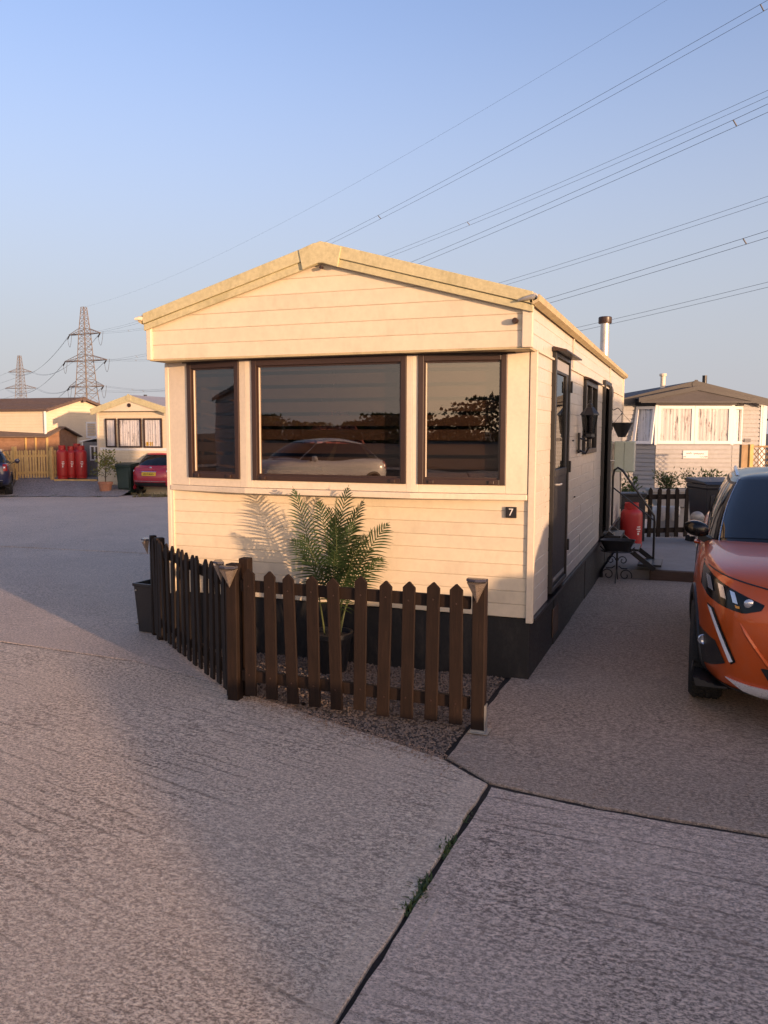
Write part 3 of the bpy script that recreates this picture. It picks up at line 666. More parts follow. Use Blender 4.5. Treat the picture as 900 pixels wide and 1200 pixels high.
for zz in (.75, 1.45, 2.15): box('hinge', M['black'], door, .02, .04, 1.575, 1.615, zz, zz+.10)
mb = MB(); mb.prism([(.0,.70,2.475),(.11,.70,2.445),(.11,.70,2.435),(.0,.70,2.44)], (0,.95,0)); mb.build('drip_cap', M['brown'], home)
box('room_backing', M['room'], home, -.10, -.09, .74, 1.61, .5, 2.38)
# side window, top hung
mb = MB(); y0, y1, z0, z1 = 2.80, 3.90, 1.58, 2.34
bx_side(mb, y0, y0+f, z0, z1, -.03, .022); bx_side(mb, y1-f, y1, z0, z1, -.03, .022); bx_side(mb, y0+f, y1-f, z0, z0+f, -.03, .022); bx_side(mb, y0+f, y1-f, z1-f, z1, -.03, .022); bx_side(mb, 3.33, 3.37, z0+f, z1-f, -.03, .018)
sw = mb.build('side_window', M['black'], home, bevel=.004); box('pane', M['dark_pane'], sw, -.012, -.006, y0+f, y1-f, z0+f, z1-f)
box('room_backing', M['room'], home, -.10, -.09, 2.78, 3.92, 1.57, 2.37); mb = MB(); mb.prism([(.0,2.76,2.375),(.07,2.76,2.35),(.07,2.76,2.342),(.0,2.76,2.342)], (0,1.18,0)); mb.build('drip_cap', M['brown'], home)
# back door, standing ajar
mb = MB(); y0, y1 = 4.72, 5.52
bx_side(mb, y0, y0+f, .50, 2.45, -.05, .03); bx_side(mb, y1-f, y1, .50, 2.45, -.05, .03); bx_side(mb, y0+f, y1-f, 2.40, 2.45, -.05, .03); bx_side(mb, y0+f, y1-f, .50, .54, -.05, .03)
d2 = mb.build('back_door', M['black'], home, bevel=.004)
mb = MB(); hp = Vector((.035, 5.50, 0)); dv = Vector((.05, -.74, 0)).normalized(); nv = Vector((dv.y, -dv.x, 0))
mb.obox(hp+dv*.37+Vector((0,0,1.47)), dv, nv, (0,0,1), .37, .02, .90); mb.build('door_leaf', M['plastic'], d2, bevel=.005)
mb = MB(); mb.obox(hp+dv*.37-nv*.021+Vector((0,0,1.92)), dv, nv, (0,0,1), .25, .003, .33); mb.build('door_pane', M['car_glass'], d2)
mb = MB(); p = hp+dv*.70+Vector((0,0,1.45)); mb.tube([p-nv*.02, p-nv*.06, p-nv*.06-dv*.11], .009, 8); mb.build('handle', M['steel'], d2, smooth=True)
box('room_backing', M['room'], home, -.10, -.09, 4.7, 5.54, .5, 2.38)
for (yy, zz) in ((2.15, 1.18), (2.30, 1.62), (1.95, 1.72)): box('wall_clip', M['plastic'], home, .0, .012, yy, yy+.05, zz, zz+.012)

# carriage lantern on the side wall
lx, ly, lz = .105, 2.38, 1.60
lant = empty('wall_lantern', (lx, ly, lz), 0, 'black carriage lantern on a wall bracket beside the side window', 'lantern')
mb = MB(); mb.box(-lx, -lx+.02, -.04, .04, .0, .20); mb.tube([(-lx+.01,0,.03),(-.03,0,.0),(0,0,.06),(0,0,.16)], .012, 8); mb.tube([(-lx+.01,0,.15),(-.03,0,.12),(0,0,.16)], .009, 8); mb.build('bracket', M['black'], lant)
MB().lathe([(.02,.14),(.055,.16),(.05,.19),(.062,.20)], n=6).build('gallery', M['black'], lant)
mb = MB()
for k in range(6):
    a = k*math.pi/3; mb.bar((.055*math.cos(a), .055*math.sin(a), .19), (.075*math.cos(a), .075*math.sin(a), .37), .008, .008)
mb.build('lantern_bar', M['black'], lant)
MB().lathe([(.050,.20),(.070,.37)], n=6, cap=False).build('lantern_glass', M['dark_pane'], lant)
MB().lathe([(.092,.37),(.088,.385),(.045,.44),(.03,.45),(.03,.47),(.008,.49),(.012,.505),(.002,.52)], n=6).build('lantern_roof', M['black'], lant)

# hanging half basket near the far end
hb = empty('hanging_planter', (.14, 5.95, 1.74), 0, 'small black hanging planter on the caravan side near the pale green cupboard', 'planter')
mb = MB(); mb.lathe([(.05,0),(.13,.17),(.14,.185),(.14,.20),(.125,.20)], n=16); mb.build('bowl', M['plastic'], hb, smooth=True)
mb = MB(); mb.tube([(-.14,0,.36),(-.06,0,.40),(.0,0,.34),(-.02,0,.30)], .007, 6)
for a in (.5, 2.6, 4.7): mb.tube([(0,0,.33),(.13*math.cos(a), .13*math.sin(a), .20)], .003, 5)
mb.build('hook', M['black'], hb)

# pale green meter cupboard on the caravan side near its far end
mc = empty('meter_cupboard', (.0, 6.35, 1.24), 0, 'pale green two door cupboard on the far end of the caravan side', 'cupboard')
box('cabinet', M['meter'], mc, .012, .29, 0, .26, 0, .44, .006); box('cupboard_door', M['meter'], mc, .022, .148, -.014, -.001, .015, .425, .004); box('cupboard_door', M['meter'], mc, .154, .282, -.014, -.001, .015, .425, .004)

# metal steps with handrail below the back door
st = empty('metal_steps', (.05, 5.55, gz(.3,5.6)), 0, 'black metal steps with a curved handrail below the back door', 'steps')
g0 = gz(.3, 5.6)
def SP(x, y, z): return (x-.05, y-5.55, z-g0)
mb = MB(); mb.tube([SP(.07,5.60,.55), SP(.07,5.60,1.22), SP(.085,5.60,1.30), SP(.13,5.60,1.335), SP(.19,5.60,1.30), SP(.615,5.60,.70), SP(.62,5.60,.62), SP(.62,5.60,.13)], .015, 8); mb.tube([SP(.07,5.60,1.07), SP(.615,5.60,.64)], .010, 8); mb.build('handrail', M['black'], st, smooth=True)
for yy in (5.62, 5.02): mb = MB(); mb.bar(SP(.07,yy,.52), SP(.66,yy,.07), .03, .06); mb.build('stringer', M['black'], st)
for (x0, x1, zz) in ((.45,.74,.10), (.22,.46,.29)): mb = MB(); a = SP(x0,5.04,zz); b = SP(x1,5.60,zz+.03); mb.box(a[0],b[0],a[1],b[1],a[2],b[2]); mb.build('tread', M['black'], st, bevel=.004)
a = SP(.035,4.95,.44); b = SP(.24,5.62,.49); box('landing', M['black'], st, a[0],b[0],a[1],b[1],a[2],b[2], .004)

# scroll-legged plant stand
ps = empty('plant_stand', (.22, 4.72, gz(.2,4.7)+.004), 0, 'black wrought iron plant stand with scrolled feet holding a dark bowl', 'plant stand')
def spiral(c, r0, turns, a0, sgn, z_up=True, n=22):
    P = []
    for i in range(n):
        t = i/(n-1); r = r0*(1-.75*t); a = a0+sgn*turns*2*math.pi*t
        P.append((c[0]+r*math.cos(a), c[1], c[2]+r*math.sin(a)))
    return P
for s in (-1, 1):
    mb = MB(); mb.tube(spiral((s*.105,0,.085), .082, 1.15, math.pi/2 if 0 else -math.pi/2+s*1.2, s), .008, 6)
    mb.tube(spiral((s*.072,0,.27), .058, 1.2, math.pi if s > 0 else 0, -s), .007, 6); mb.tube([(s*.02,0,.20),(s*.06,0,.17),(s*.13,0,.168)], .008, 6)
    mb.build('scroll_leg', M['black'], ps)
mb = MB(); mb.tube([(0,0,.15),(0,0,.38)], .012, 8); mb.tube([(0,-.16,.004),(0,-.12,.06),(0,0,.16),(0,.12,.06),(0,.16,.004)], .008, 6)
mb.tube([(.19*math.cos(k*math.pi/10), .13*math.sin(k*math.pi/10), .385) for k in range(21)], .007, 6); mb.tube([(-.21,0,.44),(-.15,0,.385),(.15,0,.385),(.21,0,.44)], .008, 6); mb.build('frame', M['black'], ps)
mb = MB(); rows = []
for (sx, sy, zz) in ((.14,.09,.39),(.21,.14,.52),(.22,.15,.53),(.205,.135,.525),(.19,.12,.49)):
    rows.append([(sx*math.copysign(abs(math.cos(k*math.pi/12))**.6, math.cos(k*math.pi/12)), sy*math.copysign(abs(math.sin(k*math.pi/12))**.6, math.sin(k*math.pi/12)), zz) for k in range(24)])
mb.grid(rows, close=True); mb.add(rows[-1], [tuple(range(24))]); mb.build('bowl', M['plastic'], ps, smooth=True)

# ================================================================== gas cylinders
def gas_bottle(x, y, z, h, r, label, group=None, z_abs=None, print_=True, squat=True):
    t = empty('gas_cylinder', (x, y, z), 0, label, 'gas cylinder', group)
    k = h
    MB().lathe([(r*.93,0),(r*.93,.05*k),(r*.90,.055*k),(r*.98,.075*k),(r,.12*k),(r,.74*k),(r*.97,.79*k),(r*.82,.845*k),(r*.55,.875*k),(r*.3,.885*k)], n=28).build('cylinder_body', M['red_gas'], t, smooth=True)
    # guard collar with hand holes
    mb = MB(); n = 28
    for q in range(n):
        a0, a1 = 2*math.pi*q/n, 2*math.pi*(q+1)/n
        hole = (q % 14) in (0,1,2,3)
        for (z0, z1) in (((.84,.875),(.965,1.0)) if hole else ((.84,1.0),)):
            P = [(rr*math.cos(a), rr*math.sin(a), zz*k) for zz in (z0, z1) for a in (a0, a1) for rr in (r*.60, r*.64)]
            mb.add(P, [(0,2,3,1),(4,5,7,6),(1,3,7,5),(0,4,6,2),(0,1,5,4),(2,6,7,3)])
    mb.build('collar', M['red_gas'], t)
    mb = MB(); mb.lathe([(.02,.88*k),(.02,.95*k),(.012,.97*k)], n=10); mb.tube([(0,0,.93*k),(.05,0,.93*k)], .014, 8); mb.build('valve', M['galv'], t)
    if print_:
        mb = MB()
        for (a0, a1, z0, z1) in ((-.95,-.55,.50,.52),(-1.0,-.5,.455,.475),(-.92,-.58,.41,.43),(-.90,-.72,.345,.39)):
            rows = [[((r+.0015)*math.cos(lerp(a0,a1,i/6)), (r+.0015)*math.sin(lerp(a0,a1,i/6)), zz*k) for i in range(7)] for zz in (z0, z1)]
            mb.grid(rows)
        mb.build('printed_band', M['white_print'], t)
    return t
gas_bottle(.215, 7.35, gz(.2,7.3)+.085, .74, .165, 'red gas cylinder standing behind the handrail by the caravan')
mb = MB(); mb.tube([(.20,7.35,.72),(.10,7.4,.70),(.035,7.45,.62),(.03,7.5,.80),(.02,7.5,1.1),(.02,7.4,1.28)], .008, 6); o = mb.build('gas_hose', M['plastic']); tag(o, 'thin black gas hose looping from the red cylinder up the wall', 'hose')

# ================================================================== picket fences
SCREW = MB().lathe([(.0055,-.0015),(.0055,.002)], n=8, axis='y').mesh('screw', M['brown'])
def picket_mesh(h, wd, th, tip, m, name='picket'):
    mb = MB(); mb.prism([(-wd/2,-th/2,0),(wd/2,-th/2,0),(wd/2,-th/2,h-tip),(wd*.05,-th/2,h),(-wd*.05,-th/2,h),(-wd/2,-th/2,h-tip)], (0,th,0)); return mb.mesh(name, m)
def picket_run(root, a, b, n, h, wd, m, th=.018, tip=.035, lift=.04, rails=((.17,.075),(.78,.075)), jitter=.006, off=0.0, z0=None, rail_side=1, rail_th=.03):
    """pickets and rails parented to root, whose location is a"""
    base = root.location; a = Vector((*a, 0)); b = Vector((*b, 0)); u = (b-a).normalized(); nv = Vector((-u.y, u.x, 0))*rail_side
    me = picket_mesh(h, wd, th, tip, m); ang = math.atan2(u.y, u.x)
    for i in range(n):
        p = a.lerp(b, (i+.5)/n); z = gz(p.x, p.y) if z0 is None else z0(p.x, p.y)
        o = link_mesh('picket', me, root); o.location = Vector((p.x, p.y, z+lift+rnd.uniform(-jitter, jitter))) - base
        o.rotation_euler = (rnd.gauss(0,.010), rnd.gauss(0,.011), ang+rnd.gauss(0,.03))
        bv = o.modifiers.new('bevel', 'BEVEL'); bv.width = .0016; bv.segments = 1
        for (rz, rh) in rails:
            if n < 20: link_mesh('screw', SCREW, o, (rnd.uniform(-.008,.008), -th/2-.001, rz-lift+rnd.uniform(-.01,.01)))
    za = gz(a.x, a.y) if z0 is None else z0(a.x, a.y); zb = gz(b.x, b.y) if z0 is None else z0(b.x, b.y)
    for (rz, rh) in rails:
        mb = MB(); mb.bar(a+nv*(th/2+rail_th/2+.001)+Vector((0,0,za+rz))-base, b+nv*(th/2+rail_th/2+.001)+Vector((0,0,zb+rz))-base, rail_th, rh); mb.build('rail', m, root, bevel=.003)
def post(root, x, y, h, s, m, ang=0, z=None, cap=0.0):
    zz = gz(x, y) if z is None else z; c, sn = math.cos(ang), math.sin(ang)
    mb = MB(); mb.obox(Vector((x, y, zz+h/2-.01))-root.location, (c,sn,0), (-sn,c,0), (0,0,1), s/2, s/2, h/2+.01)
    if cap: mb.prism([Vector((x+dx*s*.5*c-dy*s*.5*sn, y+dx*s*.5*sn+dy*s*.5*c, zz+h+.0005))-root.location for dx, dy in ((-.96,-.96),(.96,-.96),(.96,.96),(-.96,.96))], (0,0,cap))
    return mb.build('post', m, root, bevel=.005)
fa, fb, fc = (-1.80,-1.135), (-.10,-1.185), (-3.42,.22)
fr = empty('picket_fence', (*fa, 0), 0, 'dark brown picket fence panel in front of the caravan, facing the camera', 'fence', 'picket fences round the caravan front')
picket_run(fr, (fa[0]+.065, fa[1]-.03), (fb[0]-.055, fb[1]-.03), 10, .855, .080, M['fence'], lift=.035, jitter=.011)
post(fr, fa[0]+.01, fa[1]-.01, .925, .078, M['fence']); post(fr, fb[0], fb[1], .925, .078, M['fence']); post(fr, fa[0]+.04, fa[1]+.10, .95, .07, M['fence'])
foot = MB(); g_ = gz(*fb); foot.box(fb[0]+.041-fa[0], fb[0]+.047-fa[0], fb[1]-.03-fa[1], fb[1]+.03-fa[1], g_+.004, g_+.17); foot.box(fb[0]-.05-fa[0], fb[0]+.07-fa[0], fb[1]-.06-fa[1], fb[1]+.05-fa[1], g_+.0045, g_+.010); foot.box(fb[0]-.04-fa[0], fb[0]+.047-fa[0], fb[1]-.047-fa[1], fb[1]-.041-fa[1], g_+.010, g_+.022)
foot.build('post_shoe', M['galv'], fr)
fl = empty('picket_fence', (*fa, 0), 0, 'dark picket fence panel running back along the left corner to the black planter', 'fence', 'picket fences round the caravan front')
picket_run(fl, (fa[0]-.06, fa[1]+.03), fc, 14, .855, .072, M['fence_shade'], lift=.03, rail_side=-1)
post(fl, fc[0]+.13, fc[1]-.08, .90, .075, M['fence_shade'], R(-40)); post(fl, fc[0]-.03, fc[1]+.05, .90, .055, M['fence_shade'], R(-40)); post(fl, fa[0]-.055, fa[1]+.045, .90, .05, M['fence'], R(-40))
# solar lights on the posts
def solar(x, y, z, ang, label):
    t = empty('solar_light', (x, y, z), ang, label, 'solar light', 'solar lights on the fence posts')
    V = [(0,-.055,.06),(.055,-.045,.055),(.058,0,.06),(-.058,0,.06),(-.055,-.045,.055),(0,-.012,-.07),(0,-.062,.045)]
    mb = MB(); mb.add(V, [(3,4,6,1,2),(4,5,6),(6,5,1),(1,5,2),(2,5,3),(3,5,4)]); mb.build('lens', M['solar'], t)
    mb = MB(); mb.prism([(-.06,.0,.062),(.06,.0,.062),(.058,-.045,.062),(0,-.066,.060),(-.058,-.045,.062)], (0,0,.016)); mb.build('solar_panel', M['solar_cap'], t, bevel=.003)
    return t
solar(fa[0]+.01, fa[1]-.052, .845, 0, 'solar light on the front face of the corner fence post')
solar(fa[0]-.095, fa[1]+.03, .86, R(-50), 'solar light on the left face of the corner fence post')
solar(fb[0]-.005, fb[1]-.042, .875, 0, 'solar light on the right hand fence post with the metal shoe')
solar(fc[0]-.07, fc[1]+.04, .775, R(-50), 'solar light at the far left end of the picket fence')
# black trough at the fence's far left end
tr = empty('planter_box', (-3.50, .42, gz(-3.5,.4)+.004), R(-4), 'black planter box on the ground at the left end of the picket fence', 'planter')
rows = [[(sx*a, sy*b, z) for sx, sy in ((-1,-1),(1,-1),(1,1),(-1,1))] for (a, b, z) in ((.14,.13,0),(.165,.155,.42),(.175,.165,.425),(.175,.165,.45),(.155,.145,.45),(.15,.14,.40))]
mb = MB(); mb.grid(rows, close=True); mb.add(rows[-1], [(0,1,2,3)]); mb.add(rows[0], [(3,2,1,0)]); mb.build('trough', M['plastic'], tr)
for sx in (-.150, .12):
    for zz in (.07, .38): box('screw', M['galv'], tr, sx, sx+.014, -.163, -.14, zz, zz+.014)

# ================================================================== palm
pm = empty('potted_palm', (-1.47, -.26, gz(-1.4,-.3)), 0, 'tall feathery palm in a dark pot between the picket fence and the caravan', 'palm')
MB().lathe([(.11,0),(.15,.26),(.165,.265),(.165,.30),(.145,.30),(.14,.27)], n=20).build('pot', M['plastic'], pm, smooth=True)
MB().lathe([(.139,.255),(.02,.27)], n=16).build('potting_soil', M['soil'], pm)
def frond(base, stalk, az, lean, L, nl, ll, curve=.5, up=.8, wd=.013):
    """a stalk, then a feather: leaflets in two ranks along the curving rachis"""
    p = Vector(base); d0 = Vector((math.cos(az)*math.sin(lean), math.sin(az)*math.sin(lean), math.cos(lean)))
    N = 26; tot = stalk+L; pts = []; dr = []
    for i in range(N+1):
        t = i/N; s = tot*t
        lean2 = lean + curve*max(0, (s-stalk*.5)/tot)**1.4*1.5
        d = Vector((math.cos(az)*math.sin(lean2), math.sin(az)*math.sin(lean2), math.cos(lean2)))
        if i: p = p + d*(tot/N)
        pts.append(p.copy()); dr.append(d)
    fro = MB(); fro.tube(pts, [max(.0015, .007*(1-.8*i/N)) for i in range(N+1)], 5)
    stem = fro.build('frond', M['palm_stem'], pm, smooth=True)
    lm = MB(); psi = rnd.gauss(0, .55); face = Vector((math.cos(psi), math.sin(psi), 0)); nl = int(nl*.78)
    for k in range(nl):
        t = (k+.5)/nl; s = (stalk+L*t)/tot*N; i = min(N-1, int(s)); q = pts[i].lerp(pts[i+1], s-i); d = dr[i]
        sd = face - d*face.dot(d); sd.normalize()
        # feather plane turned towards the viewer a little
        ln = ll*(math.sin(math.pi*min(1, .18+.86*t))**.6)*rnd.uniform(.9, 1.08)
        for sg in (-1, 1):
            dd = (sd*sg*lerp(1.0, .5, t) + d*lerp(.40, up+.30, t) + Vector((rnd.gauss(0,.05), rnd.gauss(0,.05), rnd.gauss(0,.05))))
            nn = sd.cross(d).normalized(); dd = dd.normalized(); wv = dd.cross(nn).normalized()
            rows = []
            for j in range(5):
                u = j/4; pp = q + dd*ln*u + Vector((0,0,-1))*ln*.30*u*u; ww = wd*.5*(.55+.9*u if u < .5 else 1.95*(1-u)+.02)
                rows.append([pp-wv*ww, pp+wv*ww])
            lm.grid(rows)
    lm.build('leaflets', M['palm'], stem)
B0 = (0,0,.28)
for (az, lean, stalk, L, nl, ll, cv) in (
    (R(185), .20, .56, .62, 30, .20, .22), (R(192), .40, .36, .50, 26, .20, .45), (R(20), .05, .58, .60, 28, .19, .25),
    (R(350), .22, .54, .58, 28, .20, .35), (R(5), .36, .46, .54, 26, .20, .5), (R(335), .34, .40, .52, 26, .20, .55),
    (R(260), .12, .56, .54, 26, .19, .35), (R(290), .24, .50, .52, 26, .20, .45), (R(235), .24, .40, .48, 24, .19, .5),
    (R(100), .10, .56, .54, 24, .18, .25), (R(60), .20, .50, .54, 24, .19, .35), (R(310), .12, .52, .50, 26, .20, .3),
    (R(190), .30, .26, .44, 22, .18, .6), (R(355), .48, .32, .46, 24, .19, .6), (R(270), .06, .60, .44, 24, .19, .4), (R(30), .28, .40, .50, 24, .19, .45),
    (R(300), .30, .30, .48, 26, .19, .5), (R(0), .16, .44, .50, 26, .20, .35), (R(340), .20, .34, .50, 26, .20, .4), (R(320), .40, .24, .46, 24, .19, .6), (R(15), .24, .30, .46, 24, .19, .5)):
    frond((rnd.gauss(0,.03)+.02, rnd.gauss(0,.02), .26), stalk*.98, az, lean*.78, L, nl, ll*.92, cv*.85)

# ================================================================== CARS (nose towards local -Y, origin under the nose centre)
def catmull(P, n):
    out = []; k = len(P)
    for i in range(n):
        t = i/(n-1)*(k-1); j = min(k-2, int(t)); u = t-j
        a, b, c, d = P[max(0, j-1)], P[j], P[j+1], P[min(k-1, j+2)]
        out.append(tuple(.5*(2*b[q]+(c[q]-a[q])*u+(2*a[q]-5*b[q]+4*c[q]-d[q])*u*u+(-a[q]+3*b[q]-3*c[q]+d[q])*u**3) for q in range(3)))
    return out
SUV = dict(L=4.30, W=.885, wh=(.86, 3.46), wr=.335, ww=.215,
  st=[0, .09, .28, .60, .95, 1.30, 2.0, 2.8, 3.4, 3.85, 4.14, 4.30],
  plan=[.60, .77, .875, .955, .99, 1, 1, 1, 1, .975, .91, .74],
  zb=[.24, .22, .22, .22, .23, .23, .23, .23, .25, .29, .32, .36],
  zs=[.89, .93, .965, .985, .995, .995, .99, 1.00, 1.02, 1.04, 1.04, 1.00],
  zc=[.92, .955, 1.01, 1.04, 1.055, 1.055, 1.02, 1.02, 1.05, 1.07, 1.07, 1.03],
  noff=[.12, .04, 0, .0, .07, .10, .09], roff=[.10, .03, 0, .02, .04, .06, .06],
  base=[(0,1.10,1.045),(.36,1.15,1.04),(.64,1.29,1.02),(.765,1.50,.99),(.80,2.0,.975),(.805,2.7,.985),(.795,3.3,1.01),(.76,3.82,1.035),(.56,4.10,1.03),(0,4.17,1.02)],
  top=[(0,1.98,1.46),(.30,2.0,1.455),(.52,2.07,1.445),(.60,2.20,1.435),(.625,2.55,1.45),(.62,2.95,1.46),(.61,3.4,1.45),(.575,3.78,1.425),(.42,3.90,1.42),(0,3.94,1.425)], crown=.045)
HATCH = dict(L=3.56, W=.815, wh=(.66, 2.96), wr=.295, ww=.185,
  st=[0, .08, .22, .48, .75, 1.0, 1.6, 2.3, 2.8, 3.2, 3.44, 3.56],
  plan=[.58, .75, .86, .945, .985, 1, 1, 1, .995, .96, .88, .72],
  zb=[.26, .24, .22, .22, .22, .22, .22, .22, .23, .25, .27, .30],
  zs=[.72, .80, .87, .92, .94, .95, .95, .96, .97, .97, .93, .84],
  zc=[.76, .85, .94, .99, 1.01, 1.02, 1.0, 1.0, 1.01, 1.01, .97, .88],
  noff=[.08, .02, 0, .03, .10, .13, .12], roff=[.07, .02, 0, .02, .07, .10, .10],
  base=[(0,.80,1.0),(.34,.84,1.0),(.58,.96,.98),(.70,1.12,.96),(.73,1.5,.94),(.735,2.1,.95),(.72,2.7,.97),(.66,3.16,.97),(.46,3.36,.95),(0,3.42,.94)],
  top=[(0,1.46,1.43),(.27,1.48,1.425),(.45,1.55,1.415),(.52,1.66,1.41),(.54,1.95,1.43),(.54,2.3,1.43),(.52,2.62,1.41),(.48,2.86,1.38),(.34,2.95,1.37),(0,2.98,1.375)], crown=.055)
def stretch(P, k, kz, kw):
    Q = dict(P)
    for key in ('st',): Q[key] = [v*k for v in P[key]]
    Q['L'] *= k; Q['wh'] = tuple(v*k for v in P['wh']); Q['W'] *= kw
    for key in ('zb','zs','zc'): Q[key] = [v*kz for v in P[key]]
    for key in ('base','top'): Q[key] = [(a*kw, b*k, c*kz) for a, b, c in P[key]]
    return Q
def make_car(P, loc, rz, paint_m, label, detail=0, tilt=0):
    root = empty('parked_car', loc, rz, label, 'car')
    if tilt: root.rotation_euler.x = tilt
    W = P['W']; st = P['st']; N = len(st)
    def fade(i, off):
        f = [1, .75, .35, .1]; return off*f[i] if i < 4 else 0
    def fader(i, off):
        j = N-1-i; f = [1, .6, .2]; return -off*f[j] if j < 3 else 0
    ring = []
    fw = [.90, .985, 1.0, .985, .945, .83, 0]
    for i in range(N):
        w = W*P['plan'][i]; zb, zs, zc = P['zb'][i], P['zs'][i], P['zc'][i]
        zz = [zb, lerp(zb, zs, .16), lerp(zb, zs, .46), lerp(zb, zs, .80), zs, lerp(zs, zc, .62), zc]
        side = [(w*fw[k], st[i]+fade(i, P['noff'][k])+fader(i, P['roff'][k]), zz[k]) for k in range(7)]
        r = [(0, st[i]+fade(i, .15), zb-.01)] + side + [(-x, y, z) for x, y, z in reversed(side[:-1])]
        ring.append(r)
    n = len(ring[0]); mb = MB(); mb.grid(ring, close=True)
    for idx, bow in ((0, -.055), (N-1, .05)):
        r = ring[idx]; mid = [r[0]] + [(0, (r[k][1]+r[n-k][1])/2+bow, r[k][2]) for k in range(1, 7)] + [r[7]]
        # r[1..6] right, r[7] top centre, r[8..13] left
        mb2 = MB()
        L = [r[n-k] for k in range(1, 7)]; Rr = [r[k] for k in range(1, 7)]; C = mid[1:7]
        V = [r[0]] + Rr + C + L + [r[7]]; F = []
        for k in range(5):
            F += [(1+k, 2+k, 8+k, 7+k), (7+k, 8+k, 14+k, 13+k)]
        F += [(0, 1, 7), (0, 7, 13), (6, 19, 12), (12, 19, 18)]
        mb.add(V, F)
    me = mb.mesh('body', paint_m, True)
    bm = bmesh.new(); bm.from_mesh(me); bmesh.ops.remove_doubles(bm, verts=bm.verts, dist=.0005); bmesh.ops.recalc_face_normals(bm, faces=bm.faces); bm.to_mesh(me); bm.free()
    me.polygons.foreach_set('use_smooth', [True]*len(me.polygons))
    body = link_mesh('body', me, root)
    sm = body.modifiers.new('s', 'SUBSURF'); sm.levels = sm.render_levels = 3 if detail else 2
    apply_mods(body)
    bvh_v = [v.co.copy() for v in body.data.vertices]; bvh = BVHTree.FromPolygons(bvh_v, [tuple(p.vertices) for p in body.data.polygons])
    # wheel arches
    cut = MB()
    for wy in P['wh']:
        for s in (-1, 1): cut.lathe([(P['wr']+.055, s*(W-.30)), (P['wr']+.055, s*(W+.2))], (0, wy, P['wr']), 40, 'x')
    co = cut.build('cutter', M['car_black']); bo = body.modifiers.new('b', 'BOOLEAN'); bo.object = co; bo.operation = 'DIFFERENCE'; bo.solver = 'EXACT'
    co.parent = root; bpy.context.view_layer.update()
    apply_mods(body); bpy.data.objects.remove(co)
    if len(body.data.materials) > 1:
        pass
    elif True:
        body.data.materials.append(M['car_black'])
    # surface of the well takes the black liner
    for p in body.data.polygons:
        c = p.center
        for wy in P['wh']:
            if abs(math.hypot(c.y-wy, c.z-P['wr'])-(P['wr']+.055)) < .012 and abs(p.normal.x) < .5 and abs(c.x) > W-.32 : p.material_index = 1
            if math.hypot(c.y-wy, c.z-P['wr']) < P['wr']+.05 and abs(abs(c.x)-(W-.30)) < .01: p.material_index = 1
    body.data.polygons.foreach_set('use_smooth', [True]*len(body.data.polygons))
    try: body.data.set_sharp_from_angle(angle=R(40))
    except Exception: pass
    # cabin
    half_b, half_t = catmull(P['base'], 46), catmull(P['top'], 46)
    def full(h): return h + [(-x, y, z) for x, y, z in reversed(h[1:-1])]
    fb_, ft_ = full(half_b), full(half_t); n = len(fb_)
    def cpt(i, t, out=0):
        b, q = Vector(fb_[i % n]), Vector(ft_[i % n]); p = b.lerp(q, t)
        d = Vector((p.x, (p.y-(P['base'][0][1]+P['base'][-1][1])/2)*.35, 0)).normalized()
        return p + d*(math.sin(math.pi*t)*.028+out)
    ts = [-.22, 0, .12, .25, .4, .55, .7, .85, 1]
    mb = MB(); rows = [[cpt(i, t) for i in range(n)] for t in ts]
    cy = (P['top'][0][1]+P['top'][-1][1])/2; zt = P['top'][4][2]
    for sc_, up in ((.90, .5), (.72, .8), (.45, .95), (.15, 1.0)):
        rows.append([Vector((q[0]*sc_, cy+(q[1]-cy)*sc_, q[2]+P['crown']*up*(1-.0))) for q in ft_])
    mb.grid(rows, close=True); mb.add([tuple(p) for p in rows[-1]], [tuple(range(n))]); mb.build('cabin', paint_m if detail == 0 else M['gloss_black'], root, smooth=True)
    def glass_patch(i0, i1, t0, t1, name, m=M['car_glass'], out=.006):
        mb = MB(); rows = [[cpt(i, lerp(t0, t1, k/6), out) for i in range(i0, i1+1)] for k in range(7)]
        mb.grid(rows); return mb.build(name, m, root, smooth=True)
    S = 45/9.
    a = int(2.45*S)
    glass_patch(-a, a, .06, .97, 'windscreen')
    for sg in (1, -1):
        i0, i1, i2, i3 = int(2.9*S), int(4.55*S), int(4.75*S), int(6.4*S)
        for (p, q) in ((i0, i1), (i2, i3)):
            glass_patch(*(sorted((sg*p, sg*q))), .05, .90, 'side_window')
        i4, i5 = int(6.6*S), int(7.2*S); glass_patch(*sorted((sg*i4, sg*i5)), .25, .85, 'quarter_window')
        # black window surround
        glass_patch(*sorted((sg*int(2.75*S), sg*int(7.35*S))), .0, .94, 'window_surround', M['car_black'], .003)
    b = int(7.55*S); glass_patch(b, n-b, .10, .92, 'rear_window')
    # pillars trim and roof rails
    for sg in (1, -1):
        mb = MB(); mb.tube([cpt(sg*int(2.58*S), t, .008) for t in (.0,.2,.4,.6,.8,1.)], .006, 6); mb.build('pillar_trim', M['chrome'] if detail else M['car_black'], root, smooth=True)
        if detail:
            mb = MB(); pts = [cpt(sg*i, 1.0, -.035)+Vector((0,0,.03)) for i in range(int(3.4*S), int(6.8*S), 2)]
            pts[0].z -= .03; pts[-1].z -= .03
            mb.tube(pts, .017, 8); mb.build('roof_rail', M['chrome'], root, smooth=True)
    # wheels
    wr, ww = P['wr'], P['ww']
